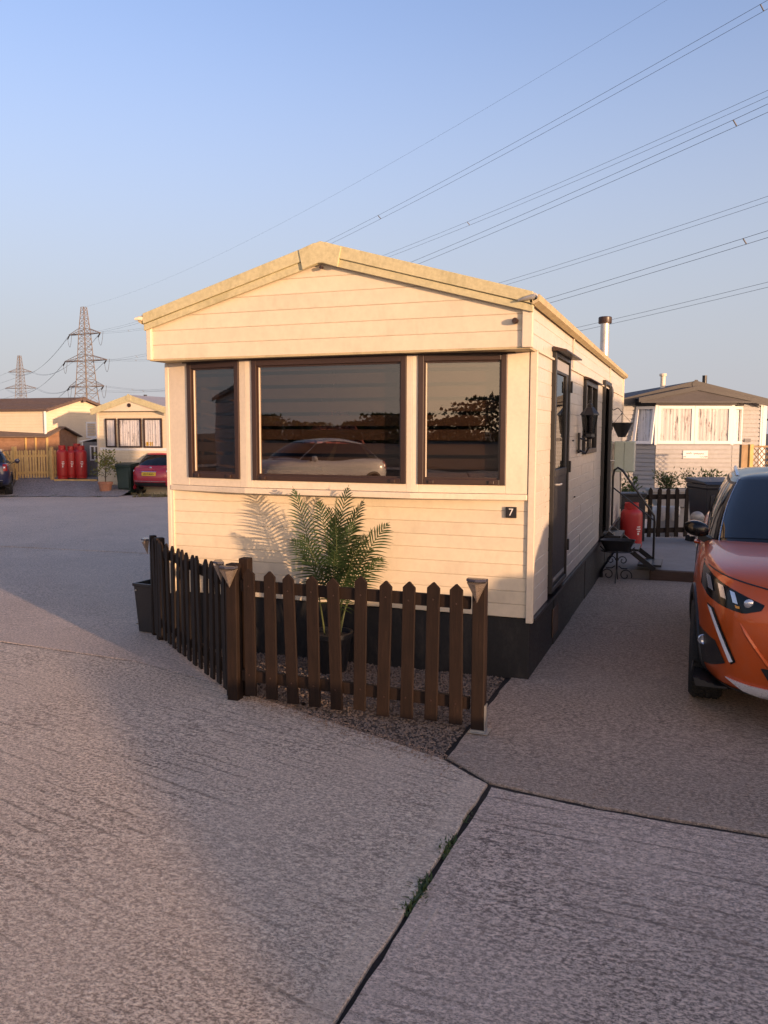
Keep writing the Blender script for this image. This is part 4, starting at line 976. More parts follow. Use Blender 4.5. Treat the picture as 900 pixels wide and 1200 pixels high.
    for wy in P['wh']:
        for s in (-1, 1):
            x0 = s*(W-.012); prof = [(wr*.66, -.0*s), (wr*.70, .0), (wr*.93, .002), (wr*.985, .018), (wr, .035), (wr, ww-.035), (wr*.985, ww-.018), (wr*.93, ww-.002), (wr*.66, ww)]
            mb = MB(); mb.lathe([(r, -s*h) for r, h in prof], (x0, wy, wr), 48, 'x', cap=False)
            tyre = mb.build('tyre', M['tyre'], root, smooth=True)
            if detail:
                mb = MB()
                for k in range(60):
                    a_ = 2*math.pi*k/60; c_, s_ = math.cos(a_), math.sin(a_)
                    for q in (.025, .068, .112, .155):
                        mb.obox((x0-s*(q+.016), wy+c_*wr, wr+s_*wr), (1, -s_*.25*(1 if q < .09 else -1), c_*.25*(1 if q < .09 else -1)), (0, -s_, c_), (0, c_, s_), .016, .012, .005)
                t_ = mb.build('tread_blocks', M['tyre'], tyre); t_['kind'] = 'stuff'
            mb = MB(); mb.lathe([(wr*.66, -s*.012), (wr*.62, -s*.03), (wr*.60, -s*.10)], (x0, wy, wr), 36, 'x', cap=False)
            mb.lathe([(.05, s*.0), (.055, -s*.02), (.055, -s*.05)], (x0, wy, wr), 20, 'x')
            for k in range(5):
                a_ = 2*math.pi*k/5+.3; c_, s_ = math.cos(a_), math.sin(a_)
                for da in (-.16, .16):
                    ca, sa = math.cos(a_+da), math.sin(a_+da)
                    mb.bar((x0-s*.015, wy+c_*.045, wr+s_*.045), (x0-s*.02, wy+ca*wr*.64, wr+sa*wr*.64), .026, .022, (1,0,0))
            mb.build('rim', M['rim'], root, smooth=True)
            MB().lathe([(wr*.5, -s*.11), (.02, -s*.11)], (x0, wy, wr), 24, 'x').build('brake_disc', M['car_black'], root)
            # arch cladding
            mb = MB(); rows = []
            for k in range(29):
                a_ = R(-18)+k*R(216)/28; c_, s_ = math.cos(a_), math.sin(a_); rr = wr+.05; out = []
                yy, zz = wy+c_*(rr+.03), wr+s_*(rr+.03)
                hit = bvh.ray_cast(Vector((s*(W+.5), yy, zz)), Vector((-s, 0, 0)))
                xx = (hit[0].x if hit[0] is not None and abs(hit[0].x) > W*.7 else s*W*.9)
                for (dr_, dx) in ((-.008, -.05), (-.008, .012), (.02, .018), (.055, .012), (.062, -.02)):
                    out.append((xx+s*dx, wy+c_*(rr+dr_), wr+s_*(rr+dr_)))
                rows.append(out)
            mb.grid(rows); mb.build('arch_trim', M['car_black'] if detail or P is not HATCH else paint_m, root, smooth=True)
    # sills
    for s in (-1, 1):
        y0, y1 = P['wh'][0]+wr+.10, P['wh'][1]-wr-.10
        mb = MB(); mb.prism([(s*W*.97, y0, P['zb'][5]+.15), (s*(W*.99+.012), y0, P['zb'][5]+.12), (s*W*.95, y0, P['zb'][5]-.02), (s*W*.8, y0, P['zb'][5]-.03)], (0, y1-y0, 0)); mb.build('sill', M['car_black'], root)
    # surface patches, laid on the body
    def hitp(u, z, front=True):
        d = 1 if front else -1
        h = bvh.ray_cast(Vector((u, -2 if front else P['L']+2, z)), Vector((0, d, 0)))
        return (h[0], h[1]) if h[0] is not None else (None, None)
    def patch(name, m, top, bot, nu=14, nv=5, out=.004, front=True, parent=None, lip=.012):
        """top, bot: polylines (u,z) left to right; the grid between is projected along the car and lifted"""
        def pl(P_, t):
            k = t*(len(P_)-1); j = min(len(P_)-2, int(k)); f_ = k-j
            return lerp(P_[j][0], P_[j+1][0], f_), lerp(P_[j][1], P_[j+1][1], f_)
        rows = []
        for v in range(nv+1):
            row = []
            for u_ in range(nu+1):
                a_, b_ = pl(top, u_/nu), pl(bot, u_/nu); x, z = lerp(a_[0], b_[0], v/nv), lerp(a_[1], b_[1], v/nv)
                h, nn = hitp(x, z, front)
                if h is None: h = Vector((x, (.3 if front else P['L']-.3), z)); nn = Vector((0, -1 if front else 1, 0))
                if nn.y*(1 if front else -1) > 0: nn = -nn
                row.append(h+nn*out)
            rows.append(row)
        ly = lip*(1 if front else -1)
        sh = lambda p: Vector((p.x, p.y+ly+out*(1 if front else -1), p.z))
        rows = [[sh(p) for p in rows[0]]] + rows + [[sh(p) for p in rows[-1]]]
        rows = [[sh(r[0])]+r+[sh(r[-1])] for r in rows]
        return MB().grid(rows).build(name, m, parent or root, smooth=True)
    for s in (-1, 1):
        def X(pl_): return [(s*a, b) for a, b in pl_]
        if detail:
            hl = patch('headlight', M['gloss_black'], X([(.80,.955),(.725,.915),(.625,.875),(.53,.838),(.462,.812)]), X([(.812,.838),(.765,.795),(.67,.768),(.57,.752),(.478,.780)]), 18, 8, .004)
            for (u0, u1, z0, z1) in ((.775,.745,.845,.915),(.705,.675,.822,.892),(.64,.614,.806,.868)):
                patch('light_bar', M['lamp_clear'], X([(u0+.004,z1),(u1+.004,z1-.008)]), X([(u0-.014,z0),(u1-.014,z0-.006)]), 3, 6, .010, parent=hl)
            h, nn = hitp(s*.545, .812)
            MB().lathe([(.027,0),(.028,-.008),(.022,-.014),(.010,-.018)], h+Vector((0,.004,0)), 18, 'y').build('projector_lens', M['lamp_clear'], hl, smooth=True)
            patch('turn_lens', M['lamp_amber'], X([(.615,.792),(.59,.788)]), X([(.61,.778),(.59,.776)]), 3, 3, .011, parent=hl)
            patch('fang_bezel', M['gloss_black'], X([(.770,.752),(.732,.742)]), X([(.625,.435),(.600,.458)]), 4, 16, .005)
            patch('running_light', M['lamp_white'], X([(.760,.742),(.739,.735)]), X([(.632,.450),(.614,.460)]), 3, 16, .011)
            fg = patch('fog_bezel', M['plastic'], X([(.835,.580),(.715,.552)]), X([(.85,.31),(.655,.435)]), 8, 8, .006)
            h, nn = hitp(s*.785, .51)
            MB().lathe([(.032,-.01),(.034,-.02),(.028,-.026),(.02,-.020)], h, 18, 'y').build('fog_lamp', M['lamp_clear'], fg, smooth=True)
            patch('lower_valance', M['plastic'], X([(.84,.29),(.66,.29),(.50,.27),(.0,.25)]), X([(.82,.225),(.62,.225),(.4,.23),(.0,.235)]), 16, 5, .007)
            patch('bumper_blade', M['blade'], X([(.645,.352),(.50,.325),(.25,.305),(.0,.30)]), X([(.55,.285),(.45,.252),(.25,.240),(0,.238)]), 16, 4, .016)
            mb = MB(); pts = []
            for k in range(9):
                h, nn = hitp(s*lerp(.59, .35, k/8), lerp(.70, .36, (k/8)**.9)); pts.append(h+Vector((0,.004,0)))
            mb.tube(pts, [.004]+[.013]*7+[.004], 6); mb.build('bumper_crease', paint_m, root, smooth=True)
            # mirrors
            mx, my, mz = s*.755, 1.52, 1.055
            mb = MB(); rows = []
            for k in range(9):
                t = k/8; w_ = math.sin(math.pi*min(.97, max(.03, t)))**.5
                rows.append([(mx+s*(.03+.17*t), my+.04*t+.070*w_*math.copysign(abs(math.cos(a_))**.7, math.cos(a_))-.02, mz+.012+.020*t+.066*w_**.6*math.copysign(abs(math.sin(a_))**.7, math.sin(a_))*(1 if math.sin(a_) > 0 else .8)) for a_ in [2*math.pi*j/14 for j in range(14)]])
            mb.grid(rows, close=True); mb.add([tuple(p) for p in rows[-1]], [tuple(range(14))]); mb.add([tuple(p) for p in rows[0]], [tuple(range(14))])
            mir = mb.build('mirror', M['gloss_black'], root, smooth=True)
            mb = MB(); mb.prism([(s*.76, my-.06, mz-.09), (s*.76, my+.12, mz-.09), (s*.86, my+.05, mz-.05), (s*.86, my-.03, mz-.05)], (0,0,.05)); mb.build('mirror_arm', M['car_black'], mir)
            mb = MB(); mb.box(*(sorted((mx+s*.05, mx+s*.165))), my+.062, my+.070, mz-.04, mz+.06); mb.build('mirror_glass', M['chrome'], mir)
            # door shut lines and handles
            for yy in (1.42, 2.42, 3.30):
                pts = []
                for k in range(10):
                    z = lerp(.36, .985, k/9); h = bvh.ray_cast(Vector((s*2, yy, z)), Vector((-s, 0, 0)))
                    if h[0] is not None: pts.append(h[0]+Vector((-s*.0015,0,0)))
                mb = MB(); mb.tube(pts, .004, 5); mb.build('shut_line', M['ink'], root)
            for yy in (2.22, 3.14):
                h = bvh.ray_cast(Vector((s*2, yy, .90)), Vector((-s, 0, 0)))[0]
                mb = MB(); mb.tube([h+Vector((0,-.09,0)), h+Vector((s*.03,-.06,0)), h+Vector((s*.03,.06,0)), h+Vector((0,.09,0))], .012, 8); mb.build('door_handle', paint_m, root, smooth=True)
        else:
            fz = P['zs'][1]
            patch('headlight', M['lamp_clear'], X([(W*.84,fz-.02),(W*.62,fz-.06)]), X([(W*.84,fz-.14),(W*.60,fz-.18)]), 8, 5, .006)
            rzs = P['zs'][-2]
            patch('rear_light', M['lamp_red'], X([(W*.86,rzs-.02),(W*.73,rzs-.02)]), X([(W*.87,rzs-.24),(W*.74,rzs-.24)]), 6, 6, .008, front=False)
            patch('reverse_lamp', M['lamp_white'], X([(W*.80,rzs-.10),(W*.75,rzs-.10)]), X([(W*.80,rzs-.15),(W*.75,rzs-.15)]), 3, 3, .014, front=False)
            mb = MB(); mb.lathe([(.01,0),(.075,.03),(.085,.09),(.06,.13),(.01,.14)], (s*(W+.09), P['base'][3][1]+.10, P['base'][3][2]+.05), 12, 'y'); mb.build('mirror', paint_m, root, smooth=True)
            mb = MB(); mb.bar((s*W*.93, P['base'][3][1]+.14, P['base'][3][2]-.01), (s*(W+.07), P['base'][3][1]+.14, P['base'][3][2]+.03), .03, .03); mb.build('mirror_arm', M['car_black'], root)
    # grille, bumpers, plates
    if detail:
        patch('grille', M['gloss_black'], [(-.425,.80),(-.3,.83),(0,.84),(.3,.83),(.425,.80)], [(-.36,.50),(-.3,.47),(0,.46),(.3,.47),(.36,.50)], 24, 8, .004)
        for k in range(13):
            u = -.33+k*.055; patch('grille_bar', M['chrome'], [(u-.006,.80),(u+.006,.80)], [(u-.005,.54),(u+.005,.54)], 1, 6, .012)
        patch('lower_intake', M['plastic'], [(-.47,.445),(.47,.445)], [(-.41,.345),(.41,.345)], 16, 3, .005)
        patch('number_plate', M['plate_white'], [(-.26,.555),(.26,.555)], [(-.26,.445),(.26,.445)], 10, 3, .018)
        patch('bonnet_line', M['ink'], [(-.80,.968),(-.45,.902),(0,.885),(.45,.902),(.80,.968)], [(-.80,.961),(-.45,.895),(0,.878),(.45,.895),(.80,.961)], 40, 1, .002)
        patch('rear_light', M['lamp_red'], [(-.80,.93),(.80,.93)], [(-.80,.80),(.80,.80)], 24, 4, .008, front=False)
        patch('number_plate', M['plate_yellow'], [(-.26,.70),(.26,.70)], [(-.26,.59),(.26,.59)], 8, 2, .012, front=False)
    else:
        zc_ = P['zb'][-1]
        patch('bumper_strip', M['car_black'], [(-W*.72,zc_+.13),(W*.72,zc_+.13)], [(-W*.70,zc_+.0),(W*.70,zc_+.0)], 14, 3, .010, front=False)
        patch('lower_intake', M['car_black'], [(-W*.55,.50),(W*.55,.50)], [(-W*.50,.36),(W*.50,.36)], 12, 3, .006)
    wl = MB(); wl.tube([cpt(-2, -.02, .012), cpt(4, .10, .02), cpt(9, .16, .02)], .008, 5); wl.build('wiper', M['car_black'], root)
    root_patch = patch
    return root, patch, hitp
CX = 1.93
make_car(SUV, (CX, -.80, gz(CX, 1)+.005), R(-1.5), M['orange'], 'orange crossover parked nose-on beside the cream caravan', 1)
# crimson hatchback, seen from behind
def rear_car(P, x, y, rz, m, label, plate, strip, px, pz, tilt=0):
    L = P['L']; c, s_ = math.cos(rz+math.pi), math.sin(rz+math.pi)
    # the rear bumper's centre stands at x,y
    loc = (x - (-s_)*L, y - c*L, gz(x, y)+.0)
    root, patch, hitp = make_car(P, loc, rz+math.pi, m, label)
    pl = patch('number_plate', M['plate_yellow'], [(px-.26,pz+.06),(px+.26,pz+.06)], [(px-.26,pz-.055),(px+.26,pz-.055)], 6, 2, .020, front=False)
    h, nn = hitp(px, pz, False)
    text('plate_text', plate, .085, Matrix.Translation((px, h.y+.025, pz)) @ Matrix.Rotation(math.pi, 4, 'Z') @ Matrix.Rotation(math.pi/2, 4, 'X'), M['ink'], pl)
    if strip: patch('tailgate_strip', M['chrome'], [(px-.28,pz+.085),(px+.28,pz+.085)], [(px-.28,pz+.068),(px+.28,pz+.068)], 6, 1, .022, front=False)
    patch('chrome_strip', M['chrome'], [(-P['W']*.72,P['zb'][-1]+.175),(P['W']*.72,P['zb'][-1]+.175)], [(-P['W']*.72,P['zb'][-1]+.155),(P['W']*.72,P['zb'][-1]+.155)], 14, 1, .012, front=False)
    h, nn = hitp(0, pz+.20, False)
    MB().lathe([(.045,-.004),(.045,.006),(.03,.010)], h, 16, 'y').build('tailgate_badge', M['chrome'], root)
    return root
rear_car(HATCH, -15.83, 17.15, R(3), M['redcar'], 'crimson hatchback seen from behind, parked beside the dark green bin', 'LD17 RUO', True, 0, .70)
BLUE = stretch(SUV, 1.02, 1.02, 1.02)
rear_car(BLUE, -20.05, 14.2, R(42), M['bluecar'], 'midnight blue car cut off by the left edge, parked by the yellow picket fence', 'EK65 VLN', False, -.0, .74)
WHITE = stretch(HATCH, 1.12, 1.03, 1.03)
make_car(WHITE, (-9.0, -11.7, gz(-10,-13)), R(-150), M['whitecar'], 'white hatchback parked behind the camera, reflected in the front window')

# ================================================================== generic holiday homes for the rest of the site
def clap(mb, a, b, z0, z1, step=.11, t=.020, top=None):
    """stepped weatherboards on the vertical plane a->b (left to right seen from outside)"""
    a = Vector((*a, 0)); b = Vector((*b, 0)); u = (b-a).normalized(); nv = Vector((u.y, -u.x, 0)); L = (b-a).length
    z = z0
    while z < z1-.01:
        zt = min(z1, z+step)
        def ext(zz):
            if top is None: return 0, L
            e, ap = top            # gable: eave height and apex height
            if zz <= e: return 0, L
            k = (zz-e)/(ap-e)*L/2; return min(k, L/2-.01), max(L-k, L/2+.01)
        zm = max(z+.01, zt-.026); l0, r0 = ext(z); l1, r1 = ext(zt); lm, rm = ext(zm)
        Z = Vector((0,0,1))
        mb.add([a+u*l0+nv*t+Z*z, a+u*r0+nv*t+Z*z, a+u*rm+nv*t*.8+Z*zm, a+u*lm+nv*t*.8+Z*zm, a+u*lm-nv*.004+Z*(zm+.003), a+u*rm-nv*.004+Z*(zm+.003), a+u*r1-nv*.004+Z*zt, a+u*l1-nv*.004+Z*zt, a+u*l0-nv*.004+Z*z, a+u*r0-nv*.004+Z*z], [(0,1,2,3),(3,2,5,4),(4,5,6,7),(8,9,1,0)])
        z = zt
def clad_wall(root, name, m, *segs, step=.11):
    """every board of a near enough wall is a part"""
    for s in segs:
        a, b, z0, z1 = s[:4]; top = s[4] if len(s) > 4 else None
        mb = MB(); clap(mb, a, b, z0, z1, step, top=top); mb.build(name, m, root)
def win_unit(root, x0, x1, z0, z1, y, fm, net=True, f=.05, mull=(), proud=.02, name='window'):
    mb = MB(); mb.box(x0,x0+f,y-proud,y+.02,z0,z1); mb.box(x1-f,x1,y-proud,y+.02,z0,z1); mb.box(x0+f,x1-f,y-proud,y+.02,z0,z0+f); mb.box(x0+f,x1-f,y-proud,y+.02,z1-f,z1)
    for m_ in mull: mb.box(m_-f*.5,m_+f*.5,y-proud,y+.02,z0+f,z1-f)
    o = mb.build(name, fm, root)
    MB().box(x0+f*.5,x1-f*.5,y-.002,y+.003,z0+f*.5,z1-f*.5).build('pane', M['pane_far'], o)
    if net:                                                             # pleated net curtain
        k = int((x1-x0)/.016); ph = rnd.uniform(0, 6); xs_ = [lerp(x0+f*.5, x1-f*.5, i/k) for i in range(k+1)]
        yo = [.0105+.0055*math.sin(ph+i*.95+1.3*math.sin(i*.31+ph)) for i in range(k+1)]
        MB().grid([[(x, y+q, z) for x, q in zip(xs_, yo)] for z in (z0+f*.5, z1-f*.5)]).build('curtain', M['net'], o, smooth=True)
    else: MB().box(x0+f*.5,x1-f*.5,y+.012,y+.016,z0+f*.5,z1-f*.5).build('blind', M['blind'], o)
    return o
M['pane_far'] = glass('far_pane', (.92,.90,.88), 1.45)
def plain_home(loc, rz, W, L, ze, za, wall, trim, roofm, label, zb=.4, front_windows=(), frame=M['brown'], side_windows=(), sw_side=1, step=.11, fascia=.2, box_gable=True, base=M['skirt']):
    """gable end on local -Y at y=0, centred on x"""
    t = empty('holiday_caravan', loc, rz, label, 'caravan'); h = W/2
    mb = MB(); mb.box(-h+.01,h-.01,.03,L-.03,zb,ze); mb.prism([(-h+.01,.03,ze-.01),(h-.01,.03,ze-.01),(0,.03,za-.01)], (0,L-.06,0)); mb.build('wall', wall, t)
    mb = MB(); clap(mb, (-h,.02), (h,.02), zb, za, step, top=(ze, za)); mb.build('front_cladding', wall, t)
    mb = MB(); clap(mb, (h-.004,.0), (h-.004,L), zb, ze, step); mb.build('side_cladding', wall, t)
    mb = MB(); clap(mb, (-h+.004,L), (-h+.004,.0), zb, ze, step); mb.build('side_cladding', wall, t)
    mb = MB(); clap(mb, (h,L-.02), (-h,L-.02), zb, za, step, top=(ze, za)); mb.build('rear_cladding', wall, t)
    for s in (-1, 1):
        mb = MB(); xe = s*(h+.08); dz = (za-ze)*.08/h
        mb.prism([(0,-.20,za),(xe,-.20,ze-dz),(xe,-.20,ze-dz+.05),(0,-.20,za+.05)], (0,L+.3,0)); mb.build('roof', roofm, t)
        mb = MB(); mb.prism([(0,-.222,za+.055),(xe,-.222,ze-dz+.055),(xe,-.222,ze-dz+.055-fascia),(0,-.222,za+.055-fascia)], (0,.02,0)); mb.build('fascia_board', trim, t)
        mb = MB(); mb.box(*sorted((s*(h+.08), s*(h+.12))), -.2, L+.1, ze-dz-.02, ze-dz+.05); mb.build('gutter', trim, t)
        mb = MB(); mb.box(*sorted((s*(h-.05), s*(h+.012))), -.012, .03, zb, ze-.02); mb.build('corner_trim', M['cream_trim'] if wall is not M['grey_clad'] else M['white'], t)
    mb = MB(); mb.prism([(-.10,-.236,za-.02),(-.03,-.236,za+.075),(.03,-.236,za+.075),(.10,-.236,za-.02),(.08,-.236,za-.14),(-.08,-.236,za-.14)], (0,.012,0)); mb.build('ridge_cap', trim, t)
    mb = MB(); mb.box(-h+.04,h-.04,.05,L-.05,-.25,zb+.02); mb.build('skirting', base, t)
    for (x0, x1, z0, z1) in front_windows: win_unit(t, x0, x1, z0, z1, .0, frame)
    for (y0, y1, z0, z1, s) in side_windows:
        mb = MB(); xx = s*h; mb.box(*sorted((xx, xx+s*.03)), y0, y1, z0, z1); o = mb.build('window', frame, t); MB().box(*sorted((xx+s*.031, xx+s*.034)), y0+.06, y1-.06, z0+.06, z1-.06).build('pane', M['car_glass'], o)
    return t
def gl(x, y): return gz(x, y)
# the cream neighbour across the yard
yx0, yx1, yy = -18.42, -15.38, 17.82; yc = (yx0+yx1)/2; yg = gz(yc, yy)
yel = plain_home((yc, yy, yg), 0, yx1-yx0, 8.6, 2.56-yg+.0, 3.0-yg, M['cream'], M['fascia'], M['lilac_roof'], 'smaller cream caravan with net curtains behind the crimson hatchback', zb=.30,
    front_windows=(), fascia=.22, base=M['chalet'])
wz0, wz1 = 1.26-yg, 2.26-yg
for (p0, p1) in ((-18.06+.02, -17.60), (-17.50, -16.56), (-16.47, -15.72)):
    win_unit(yel, p0-yc, p1-yc, wz0, wz1, -.03, M['brown'], f=.055)
mb = MB(); mb.box(-1.42,1.42,-.012,.012,wz0-.10,wz0-.005); mb.build('window_sill', M['white'], yel)
mb = MB(); mb.prism([(-1.52,-.19,2.62-yg-.12),(1.52,-.19,2.62-yg-.12),(1.52,-.19,2.62-yg-.0),(0,-.19,2.98-yg),(-1.52,-.19,2.62-yg)], (0,.19,0)); mb.build('gable_board', M['cream'], yel)
MB().lathe([(.07,-.215),(.07,-.19)], (0,0,2.62-yg+.08), 14, 'y').build('gable_vent', M['brown'], yel)
box('window_notice', M['plate_yellow'], yel, -16.42-yc, -16.10-yc, -.022, -.018, wz0+.07, wz0+.20)
MB().tube([(-1.10,2.2,2.55-yg),(-1.10,2.2,3.05-yg+.12)], .06, 10).build('flue_pipe', M['black'], yel)
# big pale home with the brown tiled roof: gable towards +x
cg = gz(-22, 20)
ch = plain_home((-22.0, 21.2, cg), R(90), 3.9, 13.0, 2.62-cg, 3.12-cg, M['chalet'], M['tile'], M['tile'], 'large pale cream home under a long brown tiled roof', zb=.35, fascia=.10, frame=M['white'],
    side_windows=((3.4,5.0,1.2,2.2,-1),(8.4,9.4,1.2,2.2,-1)), base=M['chalet'])
# tile courses
for s in (-1, 1):
    mb = MB(); n = 9; za_, ze_ = 3.12-cg+.05, 2.62-cg+.03
    for k in range(n):
        t0, t1 = k/n, (k+1)/n
        x0, x1 = s*(1.95+.09)*t0, s*(1.95+.09)*t1; z0, z1 = lerp(za_, ze_, t0), lerp(za_, ze_, t1)
        mb.prism([(x0,-.2,z0+.002),(x1,-.2,z1+.028),(x1,-.2,z1+.002),(x0,-.2,z0)], (0,13.3,0))
    o = mb.build('tile_course', M['tile'], ch); o['kind'] = 'stuff'
win_unit(ch, .30, 1.55, 1.55-cg, 2.20-cg, .0, M['white'], f=.07, mull=(.92,))
mb = MB(); mb.tube([(-1.98,-.03,.4),(-1.98,-.03,2.62-cg)], .05, 8); mb.build('downpipe', M['white'], ch)
MB().prism([(.0,-.235,3.12-cg-.10),(-.09,-.235,3.12-cg+.06),(.09,-.235,3.12-cg+.06)], (0,.012,0)).build('finial', M['brown'], ch)
# pale roof behind the cream neighbour
plain_home((-17.1, 31.0, gz(-17,31)), 0, 5.6, 9, 2.95, 3.55, M['grey_clad'], M['grey_trim'], M['lilac_roof'], 'home with a pale grey roof half hidden behind the smaller cream caravan', fascia=.12)
plain_home((-25.2, 29.6, gz(-25,30)), R(90), 4.4, 11, 3.0, 3.55, M['chalet'], M['tile'], M['tile'], 'distant home with a low brown roof behind the pale cream home', fascia=.10)

# gravel plot in front of the pale home, rising to the fence
def grav_z(x, y): return gz(x, y) + .46*max(0, min(1, (dd(x, y)-27.0)/3.2))
def dd(x, y): return (x-CAM.x)*FX+(y-CAM.y)*FY
rows = []
for j in range(14):
    D = 26.6+j*.62; row = []
    for i in range(24):
        lat = lerp(-16.5, -8.6, i/23); x = CAM.x+FX*D+lat*FY; y = CAM.y+FY*D-lat*FX
        row.append((x, y, grav_z(x, y)+.012+rnd.uniform(-.012,.012)))
    rows.append(row)
gv = MB().grid(rows).build('gravel_plot', M['gravel'], smooth=True); tag(gv, kind='structure')
def loc_at(px, D, dz=0):
    """a spot at forward distance D along the sight line of photo column px"""
    lat = (px-450)/968.45*D; x = CAM.x+FX*D+lat*FY; y = CAM.y+FY*D-lat*FX; return x, y
# yellow picket fence
a = loc_at(-30, 29.6); b = loc_at(66.5, 30.0)
yf = empty('picket_fence', (a[0], a[1], 0), 0, 'yellow timber picket fence on the gravel in front of the brown shed', 'fence')
picket_run(yf, a, b, 30, 1.0, .062, M['yellow_wood'], th=.02, tip=.03, lift=.06, rails=((.25,.08),(.85,.08)), z0=grav_z)
for px in (19.5, 63): p = loc_at(px, 29.9); post(yf, p[0], p[1]-.08, 1.14, .13 if px < 30 else .10, M['yellow_wood'], 0, grav_z(*p), .04)
# brown shed behind it
p = loc_at(55, 31.2); sh = empty('garden_shed', (p[0]-1.1, p[1], grav_z(*p)-.02), R(6), 'small brown timber shed behind the yellow picket fence', 'shed')
mb = MB(); mb.box(-2.2,1.05,.02,1.9,0,1.55); mb.prism([(1.05,.02,1.54),(1.05,1.9,1.54),(1.05,.96,1.86)], (-3.25,0,0)); mb.build('wall', M['shed_wood'], sh)
k = 0; z = .0
bm_s = board_mesh(2.25, .125, M['shed_wood'], 'x')
while z < 1.5: link_mesh('shed_board', bm_s, sh, (-2.2, .004, z)); z += .125
for s, y0 in ((0, -.12), (1, 2.04)):
    mb = MB(); P_ = [(0,y0,1.50),(0,.96,1.88),(0,.96,1.92),(0,y0,1.54)]; mb.prism([(1.2,a_,c_) for _,a_,c_ in P_], (-3.5,0,0)); mb.build('roof', M['shed_roof'], sh)
mb = MB(); mb.box(.10,.15,-.02,.02,0,1.5); mb.box(1.02,1.09,-.02,.03,0,1.5); mb.box(.54,.59,-.02,.02,0,1.5); mb.build('trim_board', M['yellow_wood'], sh)
box('notice_board', M['shed_roof'], sh, -.55, -.05, .40, .46, 1.66, 1.86)
# red cylinders by the fence
for (px, D, h, lab) in ((73.5, 29.9, 1.20, 'red gas cylinder standing nearest the yellow picket fence'), (84, 30.1, 1.14, 'second tall red gas cylinder from the yellow picket fence'), (95.5, 30.0, 1.18, 'tall red gas cylinder nearest the grey shed'), (91, 30.6, 1.22, 'red gas cylinder at the back of the group by the grey shed')):
    p = loc_at(px, D); gas_bottle(p[0], p[1], grav_z(*p)+.03, h, .20, lab, 'red gas cylinders by the yellow fence')
p0, p1 = loc_at(64, 29.6), loc_at(114, 29.6)
mb = MB(); mb.bar((p0[0],p0[1],grav_z(*p0)+.03), (p1[0],p1[1],grav_z(*p1)+.03), .12, .07); o = mb.build('timber_edging', M['yellow_wood']); tag(o, 'pale timber edging in front of the red gas cylinders', 'edging')
# small grey shed between the cylinders and the cream neighbour
p = loc_at(107, 31.0); gs = empty('garden_shed', (p[0], p[1], grav_z(*p)-.1), R(10), 'small grey shed with a white window beside the red cylinders', 'shed')
mb = MB(); mb.box(-.32,.55,.02,1.2,0,1.42); mb.build('wall', M['grey_shed'], gs)
for k in range(6): box('wall_board', M['grey_shed'], gs, -.32+k*.145, -.32+k*.145+.138, -.002, .02, 0, 1.42)
mb = MB(); mb.prism([(-.42,-.06,1.40),(.65,-.06,1.62),(.65,-.06,1.66),(-.42,-.06,1.44)], (0,1.4,0)); mb.build('roof', M['white'], gs)
win_unit(gs, -.02, .36, .72, 1.28, -.01, M['white'], net=False, f=.05, mull=(.17,)); box('corner_trim', M['white'], gs, -.345, -.30, -.012, .02, .3, 1.42)

# terracotta pot with a leafy shrub
p = loc_at(123, 27.9); pt = empty('potted_shrub', (p[0], p[1], gz(*p)+.01), 0, 'leafy yellow green shrub in a terracotta pot by the cream neighbour', 'potted plant')
MB().lathe([(.16,0),(.225,.34),(.25,.345),(.25,.41),(.22,.41),(.20,.36)], n=22).build('pot', M['terracotta'], pt, smooth=True)
MB().lathe([(.205,.35),(.02,.365)], n=14).build('potting_soil', M['soil'], pt)
mb = MB(); mb.tube([(0,0,.33),(.02,0,.7),(-.01,.01,1.15)], [.02,.016,.008], 6)
tips = []
for k in range(16):
    z = rnd.uniform(.6, 1.2); a = rnd.uniform(0, 6.3); l = rnd.uniform(.18, .36)*(1.3-abs(z-.85)); e = Vector((l*math.cos(a), l*math.sin(a), z+rnd.uniform(.02,.2))); mb.tube([(0,0,z-.1), e], .006, 4); tips.append(e)
mb.build('stem', M['bark'], pt)
def leaf_cluster(mb, c, n, rad, L, wd, r_=rnd, up=.2):
    for _ in range(n):
        o_ = Vector((r_.gauss(0,1), r_.gauss(0,1), r_.gauss(0,.8)))*rad*.5; d = (o_.normalized()+Vector((r_.gauss(0,.4), r_.gauss(0,.4), up+r_.gauss(0,.4)))).normalized()
        s_ = d.cross(Vector((r_.gauss(0,1), r_.gauss(0,1), 1))).normalized()*wd*.5; q = Vector(c)+o_; l = L*r_.uniform(.6,1.2)
        mb.add([q, q+d*l*.5+s_, q+d*l, q+d*l*.5-s_], [(0,1,2,3)])
mb = MB()
for e in tips: leaf_cluster(mb, e, 20, .16, .13, .055)
leaf_cluster(mb, (0,0,1.25), 50, .26, .14, .06)
mb.build('foliage', M['lime'], pt)
